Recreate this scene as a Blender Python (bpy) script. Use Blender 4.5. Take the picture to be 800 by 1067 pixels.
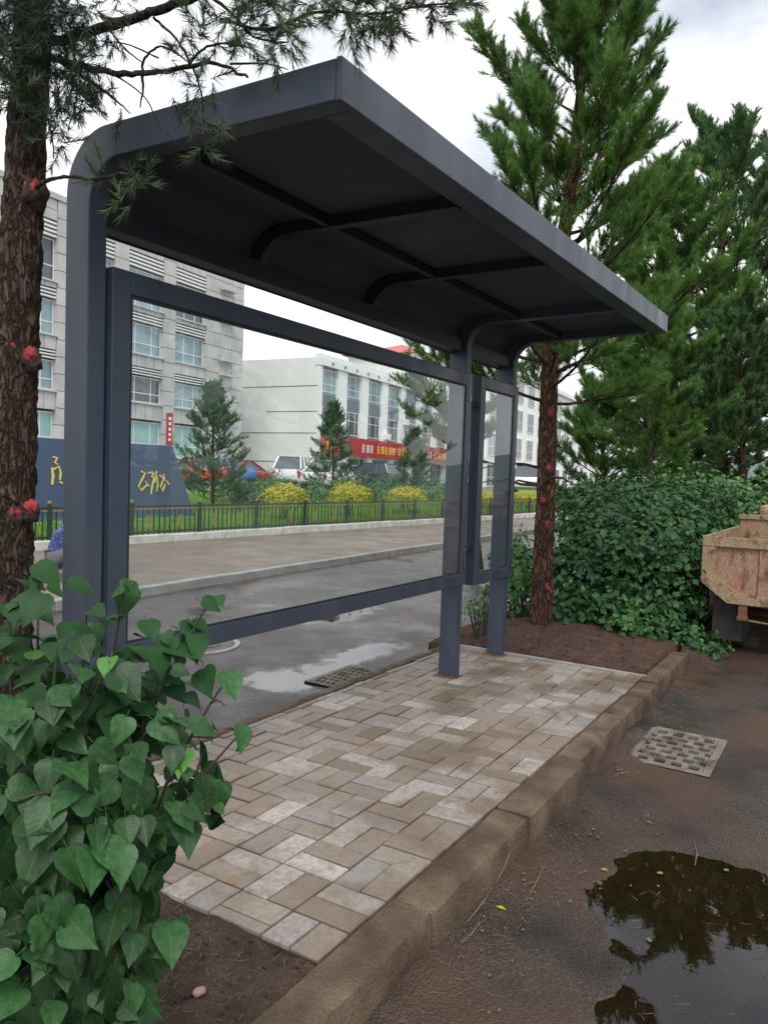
import bpy, math, random
import numpy as np
from mathutils import Vector, Matrix, noise as mnoise

random.seed(7)
rng = np.random.default_rng(11)
scene = bpy.context.scene
for o in list(bpy.data.objects):
    bpy.data.objects.remove(o)
COL = scene.collection

# ------------------------------------------------------------------ camera
F, CX, CY = 775.0, 400.0, 533.5           # focal length in photo pixels, photo centre
def _cam_basis():
    y = np.array([892 - CX, 511 - CY, F]); y /= np.linalg.norm(y)
    h = np.array([-2000.0, 511 - CY - 0.033 * (2000 + 892 - CX), F])
    z = np.cross(h, y); z /= np.linalg.norm(z)
    if z[1] > 0: z = -z
    return np.stack([np.cross(y, z), y, z])
RM = _cam_basis()
CAM = np.array([0.0, 0.0, 1.54])
cd = bpy.data.cameras.new('camera'); cam = bpy.data.objects.new('camera', cd); COL.objects.link(cam)
cd.sensor_fit = 'HORIZONTAL'; cd.sensor_width = 36.0; cd.lens = F / 800 * 36
cd.clip_start = 0.05; cd.clip_end = 3000
m = Matrix.Identity(4)
for i in range(3):
    m[i][0] = RM[i, 0]; m[i][1] = -RM[i, 1]; m[i][2] = -RM[i, 2]; m[i][3] = CAM[i]
cam.matrix_world = m
scene.camera = cam

# ------------------------------------------------------------------ light
SUN_DIR = Vector((0.35, -0.45, 0.82)).normalized()
world = bpy.data.worlds.new('World'); scene.world = world; world.use_nodes = True
wn, wl = world.node_tree.nodes, world.node_tree.links
wn.clear()
wo = wn.new('ShaderNodeOutputWorld'); bg = wn.new('ShaderNodeBackground')
sky = wn.new('ShaderNodeTexSky'); sky.sky_type = 'NISHITA'; sky.sun_disc = False
sky.sun_elevation = math.asin(SUN_DIR.z); sky.sun_rotation = math.atan2(SUN_DIR.x, SUN_DIR.y)
sky.air_density = 1.0; sky.dust_density = 1.5
tc = wn.new('ShaderNodeTexCoord')
mp = wn.new('ShaderNodeMapping'); mp.inputs['Scale'].default_value = (1.0, 1.0, 2.2)
n1 = wn.new('ShaderNodeTexNoise'); n1.inputs['Scale'].default_value = 1.9; n1.inputs['Detail'].default_value = 7; n1.inputs['Roughness'].default_value = 0.55
n2 = wn.new('ShaderNodeTexNoise'); n2.inputs['Scale'].default_value = 3.4; n2.inputs['Detail'].default_value = 6
r1 = wn.new('ShaderNodeValToRGB'); r1.color_ramp.elements[0].position = 0.30; r1.color_ramp.elements[1].position = 0.50
r1.color_ramp.elements[0].color = (0.25, 0.25, 0.25, 1)
r2 = wn.new('ShaderNodeValToRGB'); r2.color_ramp.elements[0].position = 0.38; r2.color_ramp.elements[1].position = 0.60
r2.color_ramp.elements[0].color = (6.0, 6.25, 6.75, 1); r2.color_ramp.elements[1].color = (10.2, 10.2, 10.2, 1)
mx = wn.new('ShaderNodeMix'); mx.data_type = 'RGBA'
wl.new(tc.outputs['Generated'], mp.inputs['Vector'])
wl.new(mp.outputs['Vector'], n1.inputs['Vector']); wl.new(mp.outputs['Vector'], n2.inputs['Vector'])
wl.new(n1.outputs['Fac'], r1.inputs['Fac']); wl.new(n2.outputs['Fac'], r2.inputs['Fac'])
wl.new(r1.outputs['Color'], mx.inputs['Factor']); wl.new(sky.outputs['Color'], mx.inputs['A']); wl.new(r2.outputs['Color'], mx.inputs['B'])
wl.new(mx.outputs['Result'], bg.inputs['Color']); bg.inputs['Strength'].default_value = 0.10
wl.new(bg.outputs['Background'], wo.inputs['Surface'])
sl = bpy.data.lights.new('sun', 'SUN'); sl.energy = 1.5; sl.angle = math.radians(25); sl.color = (1.0, 0.96, 0.90)
so = bpy.data.objects.new('sun', sl); COL.objects.link(so)
so.rotation_euler = SUN_DIR.to_track_quat('Z', 'Y').to_euler()
vs = scene.view_settings
vs.view_transform = 'Standard'; vs.look = 'None'; vs.gamma = 1.0; vs.exposure = 0.64; vs.use_curve_mapping = False

# ------------------------------------------------------------------ helpers
def ray(u, v): return RM @ np.array([u - CX, v - CY, F])
def P(u, v, d): return Vector(CAM + ray(u, v) * d / F)                 # photo point at depth d
def G(u, v, z):                                                        # photo point on level z
    d = ray(u, v); return Vector(CAM + d * (z - CAM[2]) / d[2])
def proj(p):
    c = RM.T @ (np.asarray(p, float) - CAM); return CX + F * c[0] / c[2], CY + F * c[1] / c[2], c[2]
SD = np.array([-0.0993, 0.995, 0.0]); ND = np.array([-0.995, -0.0993, 0.0])   # street direction, away from the street
def ST(s, t, z=0.0):
    p = SD * s + ND * t; return Vector((p[0], p[1], z))
STREET_ROT = math.atan2(SD[1], SD[0])       # local +X = along the street

def link(o, parent=None):
    COL.objects.link(o)
    if parent is not None:
        o.parent = parent
    return o
def tag(o, label=None, cat=None, group=None, kind=None):
    if label: o['label'] = label
    if cat: o['category'] = cat
    if group: o['group'] = group
    if kind: o['kind'] = kind
    return o
def root(name, loc, label, cat, group=None, rz=0.0):
    o = bpy.data.objects.new(name, None); COL.objects.link(o)
    o.location = loc; o.rotation_euler = (0, 0, rz); o.empty_display_size = 0.2
    return tag(o, label, cat, group)
def wloc(o):
    l = Vector((0, 0, 0))
    while o is not None:
        l += Vector(o.location); o = o.parent
    return l

class MB:
    def __init__(s): s.v = []; s.f = []
    def add(s, verts, faces):
        b = len(s.v); s.v.extend([tuple(p) for p in verts]); s.f.extend([tuple(i + b for i in f) for f in faces]); return s
    def box(s, x0, x1, y0, y1, z0, z1):
        return s.add([(x0,y0,z0),(x1,y0,z0),(x1,y1,z0),(x0,y1,z0),(x0,y0,z1),(x1,y0,z1),(x1,y1,z1),(x0,y1,z1)],
                     [(0,3,2,1),(4,5,6,7),(0,1,5,4),(1,2,6,5),(2,3,7,6),(3,0,4,7)])
    def prism(s, poly, axis, a, b):
        # poly: list of 2D points in the two other axes (cyclic order), extruded along axis from a to b
        def mkp(p, k):
            if axis == 0: return (k, p[0], p[1])
            if axis == 1: return (p[0], k, p[1])
            return (p[0], p[1], k)
        n = len(poly); vs_ = [mkp(p, a) for p in poly] + [mkp(p, b) for p in poly]
        fs = [tuple(range(n)), tuple(range(2 * n - 1, n - 1, -1))]
        fs += [(i, i + n, (i + 1) % n + n, (i + 1) % n) for i in range(n)]
        return s.add(vs_, fs)
    def tube(s, pts, radii, sides=8, amp=0.0, fr=6.0, cap=True, seed=0.0):
        pts = [Vector(p) for p in pts]; n = len(pts)
        if not hasattr(radii, '__len__'): radii = [radii] * n
        base = len(s.v); up = None
        for i, p in enumerate(pts):
            t = (pts[min(i + 1, n - 1)] - pts[max(i - 1, 0)])
            if t.length < 1e-9: t = Vector((0, 0, 1))
            t.normalize()
            if up is None:
                up = t.orthogonal().normalized()
            up = (up - t * up.dot(t))
            if up.length < 1e-6: up = t.orthogonal()
            up.normalize(); w = t.cross(up)
            for k in range(sides):
                a = 2 * math.pi * k / sides
                d = up * math.cos(a) + w * math.sin(a)
                r = radii[i]
                if amp:
                    q = (p + d * r); r *= 1 + amp * mnoise.fractal(Vector((q.x * fr * 1.6, q.y * fr * 1.6, q.z * fr * .7 + seed)), 0.7, 2.1, 4)
                s.v.append(tuple(p + d * r))
        for i in range(n - 1):
            for k in range(sides):
                a = base + i * sides + k; b = base + i * sides + (k + 1) % sides
                s.f.append((a, b, b + sides, a + sides))
        if cap:
            s.f.append(tuple(base + k for k in range(sides - 1, -1, -1)))
            s.f.append(tuple(base + (n - 1) * sides + k for k in range(sides)))
        return s
    def ico(s, c, r, amp=0.0, fr=5.0, seed=0.0, sub=2, sq=(1, 1, 1)):
        vs_, fs = ICO[sub]
        out = []
        for v in vs_:
            k = 1 + (amp * mnoise.fractal(Vector(v) * fr + Vector((seed, seed * .7, 0)), 0.8, 2.0, 3) if amp else 0)
            out.append((c[0] + v[0] * r * k * sq[0], c[1] + v[1] * r * k * sq[1], c[2] + v[2] * r * k * sq[2]))
        return s.add(out, fs)
    def build(s, name, mat, parent=None, smooth=False, local=False, bevel=0.0, loc=None):
        """local=False: coordinates are world coordinates, the parent only being translated"""
        off = Vector((0, 0, 0))
        if not local and parent is not None: off = wloc(parent)
        if loc is not None: off = Vector(loc)
        me = bpy.data.meshes.new(name)
        me.from_pydata([(x - off.x, y - off.y, z - off.z) for x, y, z in s.v], [], s.f)
        me.materials.append(mat)
        if smooth:
            me.polygons.foreach_set('use_smooth', [True] * len(me.polygons))
        me.update()
        o = bpy.data.objects.new(name, me); link(o, parent)
        if loc is not None: o.location = loc
        if bevel:
            b = o.modifiers.new('bevel', 'BEVEL'); b.width = bevel; b.segments = 2; b.limit_method = 'ANGLE'
        return o
def _ico(n):
    import bmesh
    bm = bmesh.new(); bmesh.ops.create_icosphere(bm, subdivisions=n, radius=1.0)
    r = ([tuple(v.co) for v in bm.verts], [tuple(v.index for v in f.verts) for f in bm.faces]); bm.free(); return r
ICO = {1: _ico(1), 2: _ico(2), 3: _ico(3)}

def np_mesh(name, V, Fc, mat, parent=None, smooth=False):
    """fast mesh from numpy verts and triangles / quads (all the same size)"""
    off = np.array(wloc(parent)) if parent is not None else np.zeros(3)
    V = np.asarray(V, np.float32) - off.astype(np.float32); Fc = np.asarray(Fc, np.int32)
    k = Fc.shape[1]
    me = bpy.data.meshes.new(name)
    me.vertices.add(len(V)); me.vertices.foreach_set('co', V.ravel())
    me.loops.add(Fc.size); me.loops.foreach_set('vertex_index', Fc.ravel())
    me.polygons.add(len(Fc)); me.polygons.foreach_set('loop_start', np.arange(0, Fc.size, k, dtype=np.int32))
    me.polygons.foreach_set('loop_total', np.full(len(Fc), k, np.int32))
    if smooth: me.polygons.foreach_set('use_smooth', np.ones(len(Fc), bool))
    me.materials.append(mat); me.update(calc_edges=True); me.validate()
    o = bpy.data.objects.new(name, me); link(o, parent); return o
def copy_tree(o, parent=None):
    c = o.copy(); link(c, parent)
    for ch in list(o.children): copy_tree(ch, c)
    return c

# ------------------------------------------------------------------ materials
def nodes_of(name):
    mt = bpy.data.materials.new(name); mt.use_nodes = True
    nt = mt.node_tree; return mt, nt.nodes, nt.links, nt.nodes['Principled BSDF']
def pm(name, c1, c2=None, scale=6.0, rough=0.6, rough2=None, bump=0.0, bscale=40.0, coords='Object', metal=0.0, detail=5.0,
       lo=0.35, hi=0.65, rnd=0.0, stretch=None, dirt=None, dscale=2.0, dlo=0.5, dhi=0.7, spec=0.5, bdist=0.01, transl=0.0, coat=0.0, fine=None):
    mt, N, L, b = nodes_of(name)
    c1 = tuple(c1) + (1,); c2 = tuple(c2 or c1[:3]) + (1,)
    if coords == 'Position':
        src = N.new('ShaderNodeNewGeometry').outputs['Position']
    else:
        src = N.new('ShaderNodeTexCoord').outputs['Object']
    if stretch:
        mpn = N.new('ShaderNodeMapping'); mpn.inputs['Scale'].default_value = stretch; L.new(src, mpn.inputs['Vector']); src = mpn.outputs['Vector']
    n = N.new('ShaderNodeTexNoise'); n.inputs['Scale'].default_value = scale; n.inputs['Detail'].default_value = detail; L.new(src, n.inputs['Vector'])
    r = N.new('ShaderNodeValToRGB'); r.color_ramp.elements[0].position = lo; r.color_ramp.elements[1].position = hi
    r.color_ramp.elements[0].color = c1; r.color_ramp.elements[1].color = c2; L.new(n.outputs['Fac'], r.inputs['Fac'])
    col = r.outputs['Color']
    if rnd:
        oi = N.new('ShaderNodeObjectInfo'); hs = N.new('ShaderNodeHueSaturation')
        mr = N.new('ShaderNodeMapRange'); mr.inputs['To Min'].default_value = 1 - rnd; mr.inputs['To Max'].default_value = 1 + rnd
        L.new(oi.outputs['Random'], mr.inputs['Value']); L.new(mr.outputs['Result'], hs.inputs['Value']); L.new(col, hs.inputs['Color']); col = hs.outputs['Color']
    if dirt:
        dn = N.new('ShaderNodeTexNoise'); dn.inputs['Scale'].default_value = dscale; dn.inputs['Detail'].default_value = 8; L.new(src, dn.inputs['Vector'])
        dr = N.new('ShaderNodeMapRange'); dr.inputs['From Min'].default_value = dlo; dr.inputs['From Max'].default_value = dhi; L.new(dn.outputs['Fac'], dr.inputs['Value'])
        mxn = N.new('ShaderNodeMix'); mxn.data_type = 'RGBA'; L.new(dr.outputs['Result'], mxn.inputs['Factor']); L.new(col, mxn.inputs['A']); mxn.inputs['B'].default_value = tuple(dirt) + (1,)
        col = mxn.outputs['Result']
    if fine:
        fn = N.new('ShaderNodeTexNoise'); fn.inputs['Scale'].default_value = fine[0]; fn.inputs['Detail'].default_value = 4; fn.inputs['Roughness'].default_value = 0.7; L.new(src, fn.inputs['Vector'])
        fm = N.new('ShaderNodeMapRange'); fm.inputs['From Min'].default_value = 0.3; fm.inputs['From Max'].default_value = 0.7; fm.inputs['To Min'].default_value = 1 - fine[1]; fm.inputs['To Max'].default_value = 1 + fine[1]; L.new(fn.outputs['Fac'], fm.inputs['Value'])
        fh = N.new('ShaderNodeHueSaturation'); L.new(fm.outputs['Result'], fh.inputs['Value']); L.new(col, fh.inputs['Color']); col = fh.outputs['Color']
    L.new(col, b.inputs['Base Color'])
    b.inputs['Roughness'].default_value = rough; b.inputs['Metallic'].default_value = metal; b.inputs['Specular IOR Level'].default_value = spec
    if coat: b.inputs['Coat Weight'].default_value = coat; b.inputs['Coat Roughness'].default_value = 0.08
    if rough2 is not None:
        rn = N.new('ShaderNodeTexNoise'); rn.inputs['Scale'].default_value = scale * 1.7; rn.inputs['Detail'].default_value = 6; L.new(src, rn.inputs['Vector'])
        rr = N.new('ShaderNodeMapRange'); rr.inputs['From Min'].default_value = 0.35; rr.inputs['From Max'].default_value = 0.65
        rr.inputs['To Min'].default_value = rough; rr.inputs['To Max'].default_value = rough2; L.new(rn.outputs['Fac'], rr.inputs['Value']); L.new(rr.outputs['Result'], b.inputs['Roughness'])
    if bump:
        bn = N.new('ShaderNodeTexNoise'); bn.inputs['Scale'].default_value = bscale; bn.inputs['Detail'].default_value = 6; L.new(src, bn.inputs['Vector'])
        bp = N.new('ShaderNodeBump'); bp.inputs['Strength'].default_value = bump; bp.inputs['Distance'].default_value = bdist; L.new(bn.outputs['Fac'], bp.inputs['Height']); L.new(bp.outputs['Normal'], b.inputs['Normal'])
    if transl:
        out = N['Material Output']; tr = N.new('ShaderNodeBsdfTranslucent'); ms = N.new('ShaderNodeMixShader'); ms.inputs['Fac'].default_value = transl
        L.new(col, tr.inputs['Color']); L.new(b.outputs['BSDF'], ms.inputs[1]); L.new(tr.outputs['BSDF'], ms.inputs[2]); L.new(ms.outputs['Shader'], out.inputs['Surface'])
    return mt
def glass_mat(name, tint=(0.9, 0.97, 0.94), refl=1.0, dirt=0.06):
    mt, N, L, b = nodes_of(name); N.remove(b); out = N['Material Output']
    tr = N.new('ShaderNodeBsdfTransparent'); tr.inputs['Color'].default_value = tuple(tint) + (1,)
    gl = N.new('ShaderNodeBsdfGlossy'); gl.inputs['Roughness'].default_value = 0.01
    lw = N.new('ShaderNodeLayerWeight'); lw.inputs['Blend'].default_value = 0.5
    pw = N.new('ShaderNodeMath'); pw.operation = 'POWER'; pw.inputs[1].default_value = 5.0; L.new(lw.outputs['Facing'], pw.inputs[0])
    mu = N.new('ShaderNodeMath'); mu.operation = 'MULTIPLY_ADD'; mu.inputs[1].default_value = 0.96 * refl; mu.inputs[2].default_value = 0.04 * refl; mu.use_clamp = True
    ms = N.new('ShaderNodeMixShader'); L.new(pw.outputs[0], mu.inputs[0]); L.new(mu.outputs[0], ms.inputs['Fac'])
    L.new(tr.outputs['BSDF'], ms.inputs[1]); L.new(gl.outputs['BSDF'], ms.inputs[2])
    df = N.new('ShaderNodeBsdfDiffuse'); df.inputs['Color'].default_value = (0.75, 0.8, 0.8, 1)
    tcn = N.new('ShaderNodeTexCoord'); dn = N.new('ShaderNodeTexNoise'); dn.inputs['Scale'].default_value = 2.5; dn.inputs['Detail'].default_value = 8
    L.new(tcn.outputs['Object'], dn.inputs['Vector'])
    mr = N.new('ShaderNodeMapRange'); mr.inputs['From Min'].default_value = 0.4; mr.inputs['From Max'].default_value = 0.75; mr.inputs['To Max'].default_value = dirt; L.new(dn.outputs['Fac'], mr.inputs['Value'])
    m2 = N.new('ShaderNodeMixShader'); L.new(mr.outputs['Result'], m2.inputs['Fac']); L.new(ms.outputs['Shader'], m2.inputs[1]); L.new(df.outputs['BSDF'], m2.inputs[2])
    L.new(m2.outputs['Shader'], out.inputs['Surface']); return mt

M = {}
M['paint'] = pm('slate_blue_metal_paint', (0.038, 0.051, 0.080), (0.045, 0.059, 0.090), 3, 0.34, 0.5, bump=0.03, bscale=160, dirt=(0.070, 0.078, 0.100), dscale=5, dlo=0.50, dhi=0.80, fine=(220, .12), stretch=(1, 1, .22))
M['ceil'] = pm('dark_grey_soffit_sheet', (0.034, 0.045, 0.053), (0.042, 0.053, 0.061), 2, 0.55, 0.75)
M['rib_shaded'] = pm('shaded_slate_rib_paint', (0.011, 0.016, 0.027), (0.015, 0.020, 0.032), 3, 0.5)  # under-canopy shade put into the colour of ribs, purlins and rear beams
M['glass'] = glass_mat('clear_display_glass', (0.968, 0.990, 0.984), 0.75, 0.03)
M['seal'] = pm('black_rubber_seal', (0.015, 0.015, 0.017), (0.025, 0.025, 0.027), 20, 0.7)
M['steel'] = pm('bolt_steel', (0.5, 0.5, 0.5), (0.4, 0.4, 0.4), 20, 0.35, metal=0.8)
M['kerb'] = pm('muddy_concrete_kerb', (0.150, 0.108, 0.069), (0.075, 0.048, 0.029), 5, 0.6, 0.9, bump=0.8, bscale=70, coords='Position', rnd=0.12, dirt=(0.055, 0.034, 0.020), dscale=3.2, dlo=0.47, dhi=0.66, bdist=0.010, fine=(130, .45))
M['kerbgrey'] = pm('grey_concrete', (0.30, 0.30, 0.29), (0.22, 0.21, 0.20), 5, 0.8, 0.95, bump=0.3, bscale=50, coords='Position')
M['kerbwhite'] = pm('white_painted_kerb', (0.62, 0.61, 0.58), (0.46, 0.45, 0.42), 4, 0.8, 0.9, coords='Position', dirt=(0.28, 0.26, 0.23), dscale=5, dlo=0.58, dhi=0.72)
M['bed'] = pm('sandy_joint_bed', (0.062, 0.040, 0.024), (0.036, 0.023, 0.014), 14, 0.95, bump=0.5, bscale=120, coords='Position')
M['soil'] = pm('dark_garden_soil', (0.036, 0.021, 0.014), (0.070, 0.043, 0.028), 9, 0.95, bump=1.0, bscale=60, coords='Position', dirt=(0.035, 0.022, 0.015), dscale=5, bdist=0.02, fine=(90, .6))
M['redsoil'] = pm('red_brown_soil', (0.048, 0.020, 0.013), (0.080, 0.040, 0.027), 9, 0.95, bump=1.0, bscale=60, coords='Position', bdist=0.02, fine=(60, .6))
M['stone'] = pm('pebble', (0.15, 0.12, 0.095), (0.07, 0.052, 0.04), 30, 0.85, rnd=0.3)
M['twig'] = pm('dry_twig', (0.20, 0.145, 0.085), (0.12, 0.08, 0.05), 30, 0.85)
M['dryleaf'] = pm('dry_leaf', (0.30, 0.12, 0.04), (0.35, 0.22, 0.07), 30, 0.8, rnd=0.3)
M['bark'] = pm('grey_brown_bark', (0.072, 0.054, 0.041), (0.022, 0.017, 0.014), 14, 0.95, bump=1.0, bscale=34, stretch=(1, 1, 0.28), bdist=0.04, dirt=(0.15, 0.118, 0.095), dscale=18, dlo=0.53, dhi=0.64, fine=(60, .5))
M['redbark'] = pm('red_brown_pine_bark', (0.120, 0.055, 0.036), (0.038, 0.022, 0.018), 9, 0.95, bump=1.0, bscale=24, stretch=(1, 1, 0.4), bdist=0.04, dirt=(0.22, 0.115, 0.072), dscale=12, dlo=0.53, dhi=0.63, fine=(40, .5))
def bark_mat(name, plate, plate2, crack, scale, zst, strength=1.0):
    mt, N, L, b = nodes_of(name); b.inputs['Roughness'].default_value = 0.92; b.inputs['Specular IOR Level'].default_value = 0.25
    g = N.new('ShaderNodeTexCoord').outputs['Object']; mpn = N.new('ShaderNodeMapping'); mpn.inputs['Scale'].default_value = (1, 1, zst); L.new(g, mpn.inputs['Vector']); v = mpn.outputs['Vector']
    dn = N.new('ShaderNodeTexNoise'); dn.inputs['Scale'].default_value = scale * .8; dn.inputs['Detail'].default_value = 4; L.new(v, dn.inputs['Vector'])
    ad = N.new('ShaderNodeVectorMath'); ad.operation = 'MULTIPLY_ADD'; L.new(dn.outputs['Color'], ad.inputs[0]); ad.inputs[1].default_value = (3.4 / scale,) * 3; L.new(v, ad.inputs[2])
    vo = N.new('ShaderNodeTexVoronoi'); vo.feature = 'DISTANCE_TO_EDGE'; vo.inputs['Scale'].default_value = scale; L.new(ad.outputs[0], vo.inputs['Vector'])
    vc = N.new('ShaderNodeTexVoronoi'); vc.inputs['Scale'].default_value = scale; L.new(ad.outputs[0], vc.inputs['Vector'])
    e = N.new('ShaderNodeMapRange'); e.inputs['From Max'].default_value = 0.22; L.new(vo.outputs['Distance'], e.inputs['Value'])
    fn = N.new('ShaderNodeTexNoise'); fn.inputs['Scale'].default_value = scale * 5; fn.inputs['Detail'].default_value = 5; fn.inputs['Roughness'].default_value = .7; L.new(v, fn.inputs['Vector'])
    m1 = N.new('ShaderNodeMix'); m1.data_type = 'RGBA'; L.new(vc.outputs['Color'], m1.inputs['Factor']); m1.inputs['A'].default_value = plate + (1,); m1.inputs['B'].default_value = plate2 + (1,)
    m2 = N.new('ShaderNodeMix'); m2.data_type = 'RGBA'; L.new(e.outputs['Result'], m2.inputs['Factor']); m2.inputs['A'].default_value = crack + (1,); L.new(m1.outputs['Result'], m2.inputs['B'])
    fm = N.new('ShaderNodeMapRange'); fm.inputs['From Min'].default_value = .3; fm.inputs['From Max'].default_value = .7; fm.inputs['To Min'].default_value = .35; fm.inputs['To Max'].default_value = 1.7; L.new(fn.outputs['Fac'], fm.inputs['Value'])
    hs = N.new('ShaderNodeHueSaturation'); L.new(fm.outputs['Result'], hs.inputs['Value']); L.new(m2.outputs['Result'], hs.inputs['Color']); L.new(hs.outputs['Color'], b.inputs['Base Color'])
    ht = N.new('ShaderNodeMath'); ht.operation = 'MULTIPLY_ADD'; L.new(fn.outputs['Fac'], ht.inputs[0]); ht.inputs[1].default_value = .5; L.new(e.outputs['Result'], ht.inputs[2])
    bp = N.new('ShaderNodeBump'); bp.inputs['Strength'].default_value = strength; bp.inputs['Distance'].default_value = .02; L.new(ht.outputs[0], bp.inputs['Height']); L.new(bp.outputs['Normal'], b.inputs['Normal'])
    return mt
M['bark'] = bark_mat('grey_plated_bark', (0.120, 0.084, 0.062), (0.072, 0.045, 0.033), (0.024, 0.016, 0.012), 34, 0.25)
M['redbark'] = bark_mat('red_plated_bark', (0.175, 0.085, 0.052), (0.080, 0.042, 0.031), (0.030, 0.018, 0.014), 20, 0.30)
M['darkknot'] = pm('dark_branch_scar', (0.028, 0.018, 0.015), (0.05, 0.035, 0.028), 20, 0.95, bump=1.0, bscale=40, bdist=0.02)
M['redpaint'] = pm('red_wound_paint', (0.42, 0.035, 0.045), (0.22, 0.025, 0.028), 25, 0.85, bump=0.8, bscale=50, dirt=(.10, .04, .03), dscale=30, dlo=.5, dhi=.65)
M['needle'] = pm('green_pine_needles', (0.068, 0.170, 0.034), (0.160, 0.300, 0.062), 2.2, 0.5, coords='Position', lo=0.35, hi=0.65, transl=0.35)
M['needle_dark'] = pm('dark_pine_needles', (0.056, 0.138, 0.044), (0.120, 0.230, 0.070), 2.0, 0.55, coords='Position', transl=0.25)
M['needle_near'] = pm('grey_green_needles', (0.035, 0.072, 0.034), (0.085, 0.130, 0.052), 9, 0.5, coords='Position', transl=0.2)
M['needle_shade'] = pm('shaded_grey_green_needles', (0.016, 0.036, 0.020), (0.036, 0.066, 0.032), 9, 0.6, coords='Position', transl=0.1)  # near needles again, backlit silhouette darkness put into their colour
M['needle_brown'] = pm('brown_dead_needles', (0.20, 0.095, 0.04), (0.14, 0.065, 0.03), 8, 0.8, coords='Position', transl=0.15)
M['spruce'] = pm('blue_green_spruce_needles', (0.050, 0.135, 0.060), (0.090, 0.205, 0.075), 3, 0.6, coords='Position', transl=0.2)

def vein_leaf(name, c1, c2, rib):
    mt = pm(name, c1, c2, 5, 0.46, rnd=0.42, transl=0.22, spec=0.36, dirt=(0.10, 0.12, 0.05), dscale=4, dlo=.60, dhi=.75); N, L = mt.node_tree.nodes, mt.node_tree.links; b = N['Principled BSDF']
    tcn = N.new('ShaderNodeTexCoord'); sx = N.new('ShaderNodeSeparateXYZ'); L.new(tcn.outputs['Object'], sx.inputs[0])
    def mth(op, a, b_=None):
        k = N.new('ShaderNodeMath'); k.operation = op
        for i, q in enumerate((a, b_)):
            if q is None: continue
            if isinstance(q, (int, float)): k.inputs[i].default_value = q
            else: L.new(q, k.inputs[i])
        return k.outputs[0]
    ax = mth('ABSOLUTE', sx.outputs['X']); ph = mth('MULTIPLY', mth('SUBTRACT', sx.outputs['Y'], mth('MULTIPLY', ax, 0.75)), 44.0)
    side = mth('POWER', mth('ABSOLUTE', mth('COSINE', mth('MULTIPLY', ph, 0.5))), 14.0)
    midr = mth('LESS_THAN', ax, 0.014); vein = mth('MAXIMUM', mth('MULTIPLY', side, 0.06), midr)
    bp = N.new('ShaderNodeBump'); bp.inputs['Strength'].default_value = 0.3; bp.inputs['Distance'].default_value = 0.010; bp.invert = True; L.new(vein, bp.inputs['Height']); L.new(bp.outputs['Normal'], b.inputs['Normal'])
    old = b.inputs['Base Color'].links[0].from_socket; mxn = N.new('ShaderNodeMix'); mxn.data_type = 'RGBA'; L.new(mth('MULTIPLY', vein, 0.4), mxn.inputs['Factor']); L.new(old, mxn.inputs['A']); mxn.inputs['B'].default_value = rib + (1,); L.new(mxn.outputs['Result'], b.inputs['Base Color'])
    return mt
def leaf_material(name, c1, c2, rnd=0.3, transl=0.22, rough=0.42, coords='Object', scale=9):
    mt = pm(name, c1, c2, scale, rough, coords=coords, rnd=rnd, transl=transl, spec=0.45, bump=0.25, bscale=45, bdist=0.004)
    return mt
M['lilac'] = vein_leaf('lilac_leaf', (0.014, 0.062, 0.018), (0.034, 0.100, 0.026), (0.085, 0.16, 0.05))
M['lilac_young'] = vein_leaf('young_lilac_leaf', (0.045, 0.150, 0.026), (0.075, 0.200, 0.036), (0.14, 0.27, 0.08))
M['lilac_mass'] = pm('lilac_leaf_mass', (0.013, 0.056, 0.017), (0.030, 0.090, 0.025), 7, 0.5, coords='Position', transl=0.2, spec=0.22)
M['hedge'] = pm('hedge_leaf', (0.021, 0.078, 0.028), (0.062, 0.150, 0.048), 3.5, 0.52, coords='Position', transl=0.22, spec=0.28)
M['hedge_light'] = pm('light_hedge_leaf', (0.050, 0.150, 0.030), (0.100, 0.230, 0.045), 3.5, 0.45, coords='Position', transl=0.25)
M['yellow'] = pm('golden_privet_leaf', (0.62, 0.52, 0.03), (0.44, 0.44, 0.035), 9, 0.6, coords='Position', transl=0.3)
M['grass'] = pm('grass_blade', (0.13, 0.29, 0.030), (0.20, 0.36, 0.05), 1.3, 0.6, coords='Position', transl=0.3)
M['turf'] = pm('turf_ground', (0.070, 0.165, 0.030), (0.11, 0.21, 0.045), 3, 0.9, coords='Position', bump=0.5, bscale=30)
M['stem'] = pm('shrub_stem', (0.085, 0.065, 0.045), (0.05, 0.04, 0.03), 20, 0.85)
M['water'] = None

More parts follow.
